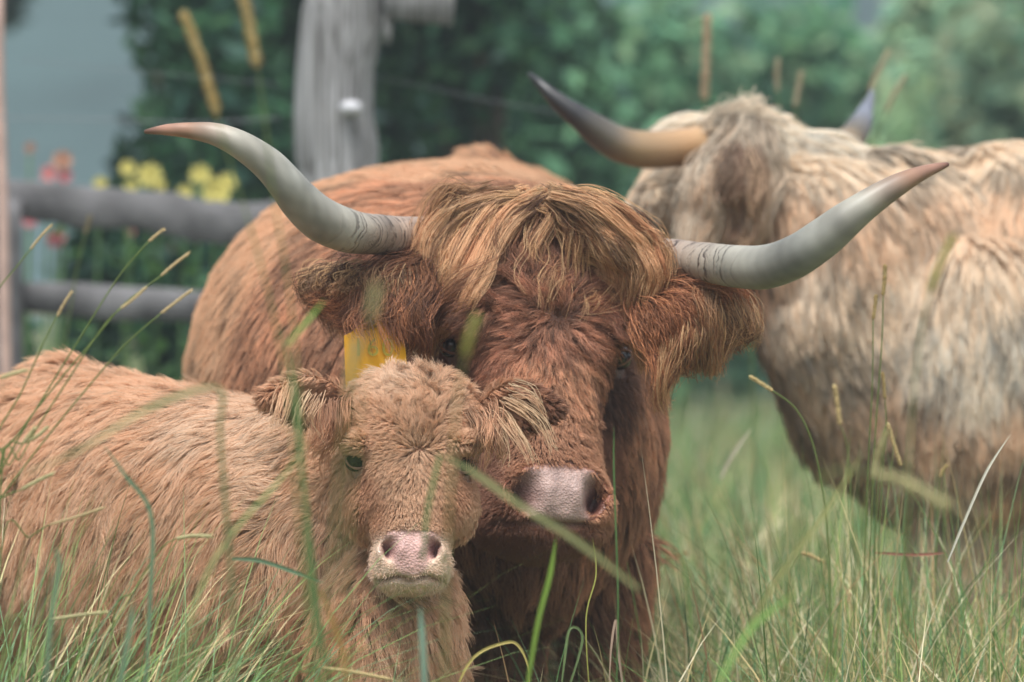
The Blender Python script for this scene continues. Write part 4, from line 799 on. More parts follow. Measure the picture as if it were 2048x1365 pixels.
def build_grass():
    r = np.random.default_rng(77)
    def clear(x, y, h):
        k = np.ones(len(x), bool)
        def seg(ax, ay, bx, by, rad, hmax):
            nonlocal k
            t = np.clip(((x-ax)*(bx-ax)+(y-ay)*(by-ay))/((bx-ax)**2+(by-ay)**2), 0, 1); d = np.hypot(x-ax-t*(bx-ax), y-ay-t*(by-ay)); k &= ~((d < rad) & (h > hmax))
        seg(.0, 8.4, -.12, 10.6, .46, .22); seg(-.2, 7.75, -.82, 8.6, .22, .28); seg(.62, 9.8, 2.2, 10.4, .36, .3)
        return k
    # in-focus belt round the animals
    P_ = []
    n = 42000; x = r.uniform(-1.9, 2.3, n); y = r.uniform(8.4, 14, n); h = r.uniform(.22, .62, n)*(.75+.35*np.sin(x*2.1+1)*np.sin(y*1.3)); k = clear(x, y, h); x, y, h = x[k], y[k], h[k]
    P_.append(blades(x, y, h, r.uniform(.004, .009, len(x)), r.uniform(.1, 1.1, len(x))**1.3, grass_cols(len(x), r, .33), 1))
    n = 9000; x = r.uniform(.15, 2.0, n); y = r.uniform(8.0, 11.5, n); h = r.uniform(.38, .66, n)*(.8+.25*np.sin(x*7)*np.sin(y*3)); k = clear(x, y, h); x, y, h = x[k], y[k], h[k]
    P_.append(blades(x, y, h, r.uniform(.004, .008, len(x)), r.uniform(.3, 1.6, len(x)), grass_cols(len(x), r, .55), 9, segs=7))
    n = 9000; x = r.uniform(.2, 1.5, n); y = r.uniform(8.0, 10.8, n); h = r.uniform(.42, .70, n); k = clear(x, y, h); x, y, h = x[k], y[k], h[k]
    P_.append(blades(x, y, h, r.uniform(.0035, .008, len(x)), r.uniform(1.2, 2.1, len(x)), grass_cols(len(x), r, .6), 19, segs=9, droop=.28))
    n = 60000; y = 13+r.random(n)**1.2*30; x = r.uniform(-1, 1, n)*y*.11+.0; h = r.uniform(.2, .6, n)
    P_.append(blades(x, y, h, r.uniform(.006, .014, n), r.uniform(.1, 1.0, n), grass_cols(n, r, .3), 2, segs=4))
    n = 15000; x = r.uniform(-8, 8, n); y = r.uniform(3, 30, n); m = np.abs(x) > y*.1; x, y = x[m], y[m]; n = len(x)
    P_.append(blades(x, y, r.uniform(.2, .6, n), r.uniform(.006, .014, n), r.uniform(.1, 1.0, n), grass_cols(n, r, .3), 3, segs=3))
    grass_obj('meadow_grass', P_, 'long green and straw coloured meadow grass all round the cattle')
    # tufts in front of the calf, left corner, and low along the bottom
    P_ = []
    def tuft(cx, cy, n, sx, sy, h0, h1, lean, w0, w1, straw, seed, yaw=None):
        q = np.random.default_rng(seed); x = q.normal(cx, sx, n); y = q.normal(cy, sy, n); ya = None if yaw is None else q.normal(yaw, .8, n)
        P_.append(blades(x, y, q.uniform(h0, h1, n), q.uniform(w0, w1, n), q.uniform(*lean, n), grass_cols(n, q, straw), seed, segs=8, yaw=ya))
    tuft(-.62, 7.25, 650, .10, .12, .55, .84, (.2, 1.3), .002, .005, .22, 5, .5); tuft(-.50, 7.30, 600, .08, .10, .48, .74, (.3, 1.5), .002, .005, .2, 6, .2); tuft(-.36, 7.25, 420, .10, .10, .42, .62, (.3, 1.4), .0022, .005, .2, 7, 0.2)
    tuft(-.15, 7.2, 230, .12, .10, .40, .55, (.1, 1.1), .0022, .006, .25, 8); tuft(.12, 7.5, 130, .12, .12, .32, .48, (.1, 1.0), .0022, .006, .4, 9); tuft(.35, 7.7, 240, .12, .15, .32, .5, (.1, 1.0), .0022, .005, .3, 10)
    tuft(.62, 8.0, 1500, .22, .3, .38, .62, (.1, 1.3), .0022, .006, .45, 11); tuft(.42, 8.6, 1100, .20, .35, .34, .60, (.1, 1.3), .0025, .006, .4, 12); tuft(.85, 8.9, 1900, .25, .3, .40, .66, (.1, 1.3), .0025, .006, .45, 13)
    tuft(.55, 8.5, 420, .13, .25, .5, .80, (.05, .5), .002, .0045, .35, 21); tuft(.80, 8.4, 300, .14, .2, .45, .72, (.05, .8), .002, .005, .5, 22); tuft(.40, 9.2, 700, .14, .4, .4, .66, (.1, .9), .003, .006, .35, 23)
    tuft(-.68, 7.0, 130, .05, .1, .60, .80, (.1, .9), .002, .004, .2, 14, .6)
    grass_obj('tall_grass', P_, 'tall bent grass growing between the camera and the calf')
def build_hills():
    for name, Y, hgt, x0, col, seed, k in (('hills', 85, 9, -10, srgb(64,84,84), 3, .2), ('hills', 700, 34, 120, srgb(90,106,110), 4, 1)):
        xs = np.linspace(-500, 500, 160)*k; ys = np.linspace(0, 240, 30)*k; X, Yy = np.meshgrid(xs, ys); nz = Noise(seed, .006/k, out=1)
        prof = np.sin(np.clip(Yy/170/k, 0, 1)*math.pi/2)**1.2*(hgt+hgt*.35*nz(np.stack([X, Yy*0, X*0], -1))[..., 0]+(.07*(-(X-x0)) if seed == 3 else 0)).clip(.8 if k < 1 else 4, 90)+nz(np.stack([X*3, Yy*3, X*0], -1))[..., 0]*1.2*k
        V = np.stack([X, Yy+Y, np.where(Yy <= 0, -1, prof)], -1).reshape(-1, 3); b = (np.arange(29)[:, None]*160+np.arange(159)[None]).ravel()
        me = mesh_np(name, V, [np.stack([b, b+1, b+161, b+160], 1)]); smooth_shade(me)
        add(name, me, m_plain('wooded_hillside', col, .95, .1, .05/k, .3), kind='structure')
def build_haze():
    m = bpy.data.materials.new('air'); m.use_nodes = True; nt = m.node_tree; nt.nodes.remove(nt.nodes['Principled BSDF'])
    v = nt.nodes.new('ShaderNodeVolumePrincipled'); v.inputs['Color'].default_value = (.80, .91, .98, 1); v.inputs['Density'].default_value = HAZE; v.inputs['Anisotropy'].default_value = .2
    nt.links.new(v.outputs[0], nt.nodes['Material Output'].inputs['Volume'])
    b = MB(); z0, z1 = -2.5, 130.0; o = [(-905, -45), (905, -45), (905, 1210), (-905, 1210)]; b.loft([np.array([(x, y, z0) for x, y in o]), np.array([(x, y, z1) for x, y in o])])
    add('haze', b.mesh('haze', smooth=False), m, kind='stuff', label='thin pale haze in the air between the cattle and the far hillside', category='haze')
# ================================================================== fence, trees, flowers, stalks
def _wood(nt, b, out):
    tc = node(nt, 'ShaderNodeTexCoord'); mp = node(nt, 'ShaderNodeMapping'); mp.inputs['Scale'].default_value = (130, 130, 4); nt.links.new(tc.outputs['Object'], mp.inputs[0])
    n = node(nt, 'ShaderNodeTexNoise'); n.inputs['Scale'].default_value = 1; n.inputs['Detail'].default_value = 5; nt.links.new(mp.outputs[0], n.inputs['Vector'])
    cr = node(nt, 'ShaderNodeValToRGB'); cr.color_ramp.elements[0].position = .35; cr.color_ramp.elements[0].color = (*srgb(84,82,80), 1); cr.color_ramp.elements[1].position = .62; cr.color_ramp.elements[1].color = (*srgb(160,160,160), 1)
    nt.links.new(n.outputs[0], cr.inputs[0]); nt.links.new(cr.outputs[0], b.inputs['Base Color']); b.inputs['Roughness'].default_value = .85
    bp = node(nt, 'ShaderNodeBump'); bp.inputs['Strength'].default_value = .5; bp.inputs['Distance'].default_value = .01; nt.links.new(n.outputs[0], bp.inputs['Height']); nt.links.new(bp.outputs[0], b.inputs['Normal'])
def log(mb, a, b, r0, r1, seed, n=14, m=18, flat=0):
    q = Noise(seed, 2.5, out=3); t = np.linspace(0, 1, n)[:, None]; p = np.asarray(a)*(1-t)+np.asarray(b)*t; p = p+q(p*1.2)*r0*.10
    mb.tube(p, np.linspace(r0, r1, n)*(1+.05*q(p*3)[:, 0]), m)
def build_fence():
    MW = mat('weathered_wood', _wood); MR = m_plain('rail_wood', srgb(108,107,108), .9, .1, 9, .45, .6)
    # the big round post, leaning a little to the right as it rises
    Rp = root('fence_post', tuple(Pz(640, 12, 0)), 'thick round weathered grey post with a white insulator, behind the ginger cow', 'post')
    a = P(655, 720, 12); b = P(690, -40, 12); d = (b-a); a = a-d*((a[2]+.1)/d[2]) if True else a; b = a+d/d[2]*2.35
    mb = MB(); log(mb, a, b, .098, .078, 5, 26, 28); add('post', mb.mesh('post'), MW, Rp)
    ins = MB(); p = P(702, 217, 11.90); ins.ell(p, (.024, .02, .017)); ins.ell(p+np.array([.0, .012, 0]), (.014, .02, .014)); add('insulator', ins.mesh('insulator'), m_plain('white_ceramic', (.5, .5, .52), .35, .4), Rp)
    # board nailed across the top, to the right
    Rb = root('board', tuple(P(838, 20, 11.95)), 'grey board end sticking out to the right from the top of the round post', 'board')
    o = [(758, -60), (914, -60), (906, 52), (772, 36)]; f_ = np.array([P(x, y, 11.93) for x, y in o]); me = MB(); me.loft([f_, f_+np.array([0, .03, 0])]); add('plank', me.mesh('plank', smooth=False), MW, Rb)
    me = MB(); me.tube([P(778, 30, 11.96), P(776, 60, 11.96), P(774, 88, 11.96)], [.010, .010, .006], 10); add('bracket', me.mesh('bracket'), MW, Rb)
    # rail fence on the left
    Rf = root('rail_fence', tuple(Pz(280, 12.6, 0)), 'low grey fence of two rough board rails running off behind the ginger cow', 'fence')
    for (x0, y0, x1, y1, r_, sd) in ((-60, 392, 640, 455, .050, 8), (-60, 588, 640, 625, .036, 9)):
        mb = MB(); q = Noise(sd, 3.5, out=2); A_, B_ = P(x0, y0, 12.7), P(x1, y1, 12.5); rings = []
        for t in np.linspace(0, 1, 26):
            c = A_*(1-t)+B_*t; e_ = q(c[None]*1.3)[0]; f_ = q(c[None]*4+5)[0]; up = r_*(.92+.10*e_[0]+.06*f_[0]); dn = r_*(.95+.10*e_[1]+.06*f_[1]); d_ = .026
            rings.append(np.array([c+np.array([0, y_, z_]) for y_, z_ in ((-d_, -dn*.9), (-d_*.8, -dn), (d_, -dn), (d_, up), (-d_*.7, up), (-d_, up*.88), (-d_*1.1, 0))]))
        mb.loft(rings); add('rail', mb.mesh('rail'), MR, Rf)
    mb = MB(); a = P(18, 395, 12.62); log(mb, (a[0], a[1], -.1), a, .036, .032, 10); add('post', mb.mesh('post'), MR, Rf)
    # pinkish pole leaning at the left edge
    mb = MB(); log(mb, P(22, 400, 12.3)+np.array([.0, 0, -.9]), P(-6, -60, 12.3), .0125, .012, 12, 12, 10)
    o = add('thin_pole', mb.mesh('thin_pole'), m_plain('bare_pink_wood', srgb(186,158,146), .8, .2, 20, .15)); o['label'] = 'thin pale pinkish pole standing upright at the left edge by the fence'; o['category'] = 'pole'
    for i, (pts, lab) in enumerate((([(-80,232),(20,236),(200,240),(400,246),(560,236)], 'wire strand running left from the round post behind the horn tip'), ([(760,470),(900,478)], None), ([(735,150),(1000,205),(1250,250),(1500,300)], 'wire strand running right from the round post behind both cows'), ([(40,120),(560,170)], 'upper fence wire strand between the pale pole and the round post'))):
        if lab is None: continue
        mb = MB(); pp = spline([P(x, y, 12.05+.02*i) for x, y in pts], 24); mb.tube(pp,   .0009 if i != 0 else .0016, 6)
        o = add('fence_wire', mb.mesh('fence_wire'), m_plain('galvanised_wire', srgb(110,116,120), .5, .5)); o['label'] = lab; o['category'] = 'wire'
def foliage(center, rad, n, size, cols, seed, lumps=14, mb=None, flat=.0):
    """leaf quads scattered through clumps inside an ellipsoid"""
    r = np.random.default_rng(seed); L = nrm(r.normal(size=(lumps, 3)))*r.random((lumps, 1))**.45*.82; lr = r.uniform(.28, .5, lumps)
    i = r.integers(0, lumps, n); d = nrm(r.normal(size=(n, 3)))*(r.random((n, 1))**.5); p = (L[i]+d*lr[i][:, None])*np.array(rad)+np.array(center)
    out = nrm(p-np.array(center)); nn = nrm(r.normal(size=(n, 3))+out*.6+np.array([0, 0, .5])); u = nrm(np.cross(nn, r.normal(size=(n, 3)))); v = np.cross(nn, u)
    s = size*r.uniform(.6, 1.4, (n, 1)); Q = np.stack([p-u*s, p-v*s*.5, p+u*s, p+v*s*.5], 1)
    lc = r.uniform(.7, 1.35, (lumps, 1))[i]; c = np.array(cols)[r.integers(0, len(cols), n)]*(.7+.6*r.random((n, 1)))*lc
    mb.quads(Q, c)
def tree(name, x, y, h, crown, n, size, cols, seed, label, cat, group=None, lumps=16, trunk=.08, zc=None):
    R = root(name, (x, y, 0), label, cat, group); r = np.random.default_rng(seed); zc = zc if zc is not None else h-crown[2]
    tb = MB(); top = np.array([x+r.normal()*.1, y, zc+crown[2]*.3]); base = np.array([x, y, -.1]); tb.tube(spline([base, base*.5+top*.5+np.array([.06, 0, 0]), top], 8), np.linspace(trunk, trunk*.4, 8), 10)
    for k in range(7):
        a = r.uniform(0, 6.28); s_ = base*(1-.4-.08*k)+top*(.4+.08*k); e = np.array([x, y, zc])+np.array([math.cos(a)*crown[0]*.7, math.sin(a)*crown[1]*.7, r.uniform(-.3, .6)*crown[2]])
        tb.tube(spline([s_, s_*.5+e*.5+np.array([0, 0, .1]), e], 6), np.linspace(trunk*.45, trunk*.12, 6), 6)
    add('trunk', tb.mesh('trunk'), M_BARK, R)
    fb = MB(); foliage((x, y, zc), crown, n, size, cols, seed, lumps, fb); add('crown', fb.mesh('crown', col=True, smooth=False), M_LEAF, R); return R
M_BARK = m_plain('bark', srgb(92,82,72), .9, .1, 8, .4, .5)
DKG = [srgb(46,84,60), srgb(56,96,66), srgb(40,70,58), srgb(66,104,68)]; MDG = [srgb(100,146,112), srgb(112,158,116), srgb(86,132,106), srgb(142,172,132)]; LTG = [srgb(132,166,134), srgb(154,180,140), srgb(112,152,126), srgb(160,172,136)]
def build_plants():
    X = lambda px, Y: (px-1024)/FPX*Y
    T = [ # name, px, Y, height, crown radii, leaves, size, cols, label
     ('bush', 420, 16.5, 2.9, (.38, .5, 1.1), 5200, .045, DKG, 'dark green bush between the leaning pole and the round post', 14),
     ('bush', 560, 17.5, 3.1, (.30, .5, 1.3), 4200, .045, DKG, 'dark leafy shrub directly left of the round post', 12),
     ('bush', 880, 17.0, 3.0, (.34, .5, 1.3), 4800, .045, DKG, 'very dark shrub just right of the round post', 14),
     ('bush', 1060, 20.0, 3.2, (.42, .6, 1.4), 4800, .055, [*DKG, *MDG[:2]], 'deep green shrub above the ginger cow\'s forelock', 14),
     ('tree', 1270, 24.0, 2.15, (.75, .8, 1.2), 6500, .07, MDG, 'mid green young tree behind the pale cow\'s dark horn tip', 16),
     ('tree', 1560, 26.0, 2.45, (.80, .9, 1.2), 6500, .075, MDG, 'bushy tree behind the pale cow\'s poll, beside the tan stake', 16),
     ('tree', 1860, 27.0, 2.25, (.80, .9, 1.0), 6500, .075, LTG, 'lighter leafy tree above the pale cow\'s shoulders', 16),
     ('tree', 2090, 25.0, 2.3, (.70, .9, 1.2), 6000, .075, LTG, 'pale green tree cut off by the right edge above the pale cow', 16),
    ]
    for i, (nm, px, Y, h, cr, n, sz, cols, lab, lm) in enumerate(T): tree(nm, X(px, Y), Y, h, cr, n, sz, cols, 200+i, lab, 'tree' if nm == 'tree' else 'bush', 'trees and bushes behind the fence', lm, .04)
    # hedge filling below the crowns
    hb = MB(); r = np.random.default_rng(9)
    for k in range(26): foliage((X(640+62*k, 29)+r.normal()*.1, 29+r.normal()*.5, .75+r.normal()*.1), (.42, .5, .85), 700, .07, MDG if k % 3 else DKG, 300+k, 6, hb)
    o = add('hedge', hb.mesh('hedge', col=True, smooth=False), M_LEAF); o['label'] = 'long uneven hedge filling the gaps beneath the far trees'; o['category'] = 'hedge'
    # overhanging dark tree, top left corner
    tree('tree', X(-60, 30), 30, 4.2, (.55, .7, 1.1), 3600, .07, DKG, 230, 'dark tree whose crown fills only the top left corner', 'tree', None, 10, .06, zc=3.15)
    # dark shrubs behind the rail fence
    for i, (px, pz, n, lab) in enumerate(((240, .62, 2600, 'low dark shrub behind the rails under the yellow flowers'), (90, .5, 2200, 'low dark shrub behind the rails near the pink flowers'), (420, .6, 2600, 'low dark shrub behind the rails beside the ginger cow'), (330, 1.02, 1700, 'sprawling bluish shrub rising above the rails'))):
        x = X(px, 14.2+.3*i); b = root('shrub', (x, 14.2+.3*i, 0), lab, 'shrub', 'shrubs behind the rail fence'); m = MB(); foliage((x, 14.2+.3*i, pz), (.17, .2, pz*.85 if i < 3 else .35), n, .028, DKG+[srgb(58,84,74)], 400+i, 9, m); add('foliage', m.mesh('foliage', col=True, smooth=False), M_LEAF, b)
        s_ = MB(); s_.tube([(x, 14.2+.3*i, -.05), (x+.02, 14.2+.3*i, pz)], [.012, .006], 6); add('stem', s_.mesh('stem'), M_BARK, b)
    # flowers
    YEL, PNK, ORG = srgb(218,208,124), srgb(206,128,134), srgb(196,150,126)
    def flower(px, py, Y, s_, col, lab, cat, grp):
        c = P(px, py, Y); R = root('flower', (c[0], Y, 0), lab, cat, grp); r = np.random.default_rng(int(px)); m = MB(); m.tube(spline([(c[0]+.02, Y, 0), (c[0]-.01, Y, c[2]*.5), tuple(c)], 10), np.linspace(.005, .003, 10), 6)
        add('stem', m.mesh('stem'), m_plain('stem_green', srgb(80,110,62), .6), R); m = MB(); 
        for k in range(5):
            z = c[2]*r.uniform(.45, .9); a = r.uniform(0, 6.28); p0 = np.array([c[0], Y, z]); p1 = p0+np.array([math.cos(a)*.08, math.sin(a)*.08, .04]); w_ = np.array([-math.sin(a), math.cos(a), 0])*.016
            m.quads(np.array([[p0, (p0+p1)/2+w_, p1, (p0+p1)/2-w_]]), srgb(74,108,60))
            add('leaf', m.mesh('leaf', col=True), M_LEAF, R); m = MB()
        f = np.array([0, -1, .25]); f = nrm(f); ux = nrm(np.cross(f, [0, 0, 1])); uy = np.cross(ux, f)
        for ring_, (rr, tilt, nn) in enumerate(((1, .25, 8), (.65, .6, 7))):
            for k in range(nn):
                a = 6.283*k/nn+ring_*.4+r.normal()*.1; d = math.cos(a)*ux+math.sin(a)*uy; w_ = (-math.sin(a)*ux+math.cos(a)*uy)*s_*.32*rr; tip = c+(d*(1-tilt*.4)+f*tilt)*s_*rr
                mid = c+(d*.55+f*tilt*.35)*s_*rr; m.quads(np.array([[c, mid+w_, tip, mid-w_]]), col*r.uniform(.8, 1.1))
        add('petals', m.mesh('petals', col=True), M_LEAF, R); m = MB(); m.ell(c+f*s_*.12, s_*.16); add('flower_centre', m.mesh('flower_centre'), m_plain('flower_eye', col*.6, .8), R)
    for px, py, s_, lab in ((256,338,.024,'small yellow flower, topmost left of the yellow row'), (300,352,.036,'large yellow flower in the middle left of the yellow row'), (200,368,.020,'small dull yellow flower at the far left end of the row'), (262,372,.020,'small yellow flower below and left of the large one'), (400,350,.030,'yellow flower, upper one near the horn tip side'),
                        (432,385,.042,'largest yellow flower, lowest, nearest the ginger cow'), (370,385,.022,'small yellow flower between the two yellow clumps'), (455,365,.026,'yellow flower closest to the ginger cow\'s horn'), (320,372,.018,'tiny yellow flower right of the large one')):
        flower(px, py, 13.2, s_, YEL, lab, 'flower', 'yellow flowers above the rail')
    for px, py, s_, col, lab in ((125,322,.030,ORG,'faded orange flower above the left end of the top rail'), (98,348,.024,PNK*.9+ORG*.3,'dusty salmon flower just over the top rail'), (130,352,.022,PNK,'pinkish flower touching the top rail'), (60,296,.016,ORG*.8,'tiny faded orange flower beside the thin pole'),
                             (60,440,.024,PNK,'pink flower below the top rail next to the post'), (112,478,.028,PNK*.95,'larger pink flower between the two rails'), (262,465,.012,PNK*.8,'tiny pink flower between the rails under the yellow ones')):
        flower(px, py, 13.3, s_, col, lab, 'flower', 'pink and orange flowers by the rail fence')
# ---------------------------------------------------------------- stalks
def seed_head(pts, r0, style, seed, colr):
    r = np.random.default_rng(seed); pts = spline(pts, 20); L = np.linalg.norm(np.diff(pts, axis=0), axis=1).sum(); m = MB()
    prof = lambda t: r0*np.clip(np.minimum(t*9+.25, (1-t)*7+.35), 0, 1)
    t20 = np.linspace(0, 1, 20); m.tube(pts, prof(t20)*.72, 10, colr*.85)
    n = int(min(1400, max(120, L/(r0*.33)*9))) if style == 'timothy' else int(max(60, L/.0011))
    t = r.random(n)*(.98); i = np.clip((t*19).astype(int), 0, 18); f = (t*19-i)[:, None]; c = pts[i]*(1-f)+pts[i+1]*f; T = nrm(pts[np.clip(i+1, 0, 19)]-pts[i])
    a = nrm(np.cross(T, r.normal(size=(n, 3)))); rr = prof(t)[:, None]
    if style == 'timothy': p0 = c+a*rr*.6; p1 = c+a*rr*1.25+T*r0*.45; w_ = np.cross(T, a)*r0*.22
    else: p0 = c+a*rr*.3; p1 = c+a*rr*r.uniform(.9, 1.6, (n, 1))+T*r0*r.uniform(1.0, 2.2, (n, 1)); w_ = np.cross(T, a)*r0*.22
    mid = (p0+p1)/2; Q = np.stack([p0, mid+w_, p1, mid-w_], 1); m.quads(Q, colr*r.uniform(.65, 1.45, (n, 1))); return m.mesh('seed_head', col=True, smooth=False)
def stalk(head, stem, Y, r0, style, lab, grp, seed, colr, stemcol=None, sr=.0011, Y2=None):
    """head, stem: pixel polylines at distance Y (stem runs from the head's base down into the grass)"""
    Y2 = Y if Y2 is None else Y2; n = len(stem); S = [P(x, y, Y+(Y2-Y)*k/max(n-1, 1)) for k, (x, y) in enumerate(stem)]
    if S[-1][2] > .06: S.append(np.array([S[-1][0]+(S[-1][0]-S[-2][0])*.3, S[-1][1], .0]))
    R = root('seed_stalk', tuple(S[-1]), lab, 'grass stalk', grp); sc_ = srgb(112,128,72) if stemcol is None else stemcol
    m = MB(); m.tube(spline(S, 24), np.linspace(sr*.8, sr*1.3, 24), 6, sc_); add('stem', m.mesh('stem', col=True), M_BLADE, R)
    add('seed_head', seed_head([P(x, y, Y) for x, y in head], r0, style, seed, colr), M_SEED, R)
def blade1(pts, wpx, col, lab, Y0, Y1, seed):
    """one broad leaf blade: pixel polyline from root to tip"""
    n = 26; S = spline([P(x, y, Y0+(Y1-Y0)*k/(len(pts)-1)) for k, (x, y) in enumerate(pts)], n); t = np.linspace(0, 1, n); w_ = wpx/FPX*Y0*.5*.68*np.clip(np.minimum(.55+t*2, (1-t)*3.2), .02, 1)
    T = nrm(np.gradient(S, axis=0)); side = nrm(np.cross(T, [0.25, 1, .1])); L = S-side*w_[:, None]; Rr = S+side*w_[:, None]; M_ = S+np.array([0, 1, 0])*w_[:, None]*.35
    m = MB(); c = np.outer(.85+.3*t, col)
    for i in range(n-1): m.quads(np.array([[L[i], M_[i], M_[i+1], L[i+1]], [M_[i], Rr[i], Rr[i+1], M_[i+1]]]), c[i])
    o = add('grass_blade', m.mesh('grass_blade', col=True), M_BLADE); o['label'] = lab; o['category'] = 'grass blade'; o['group'] = 'broad grass blades in front of the cattle'
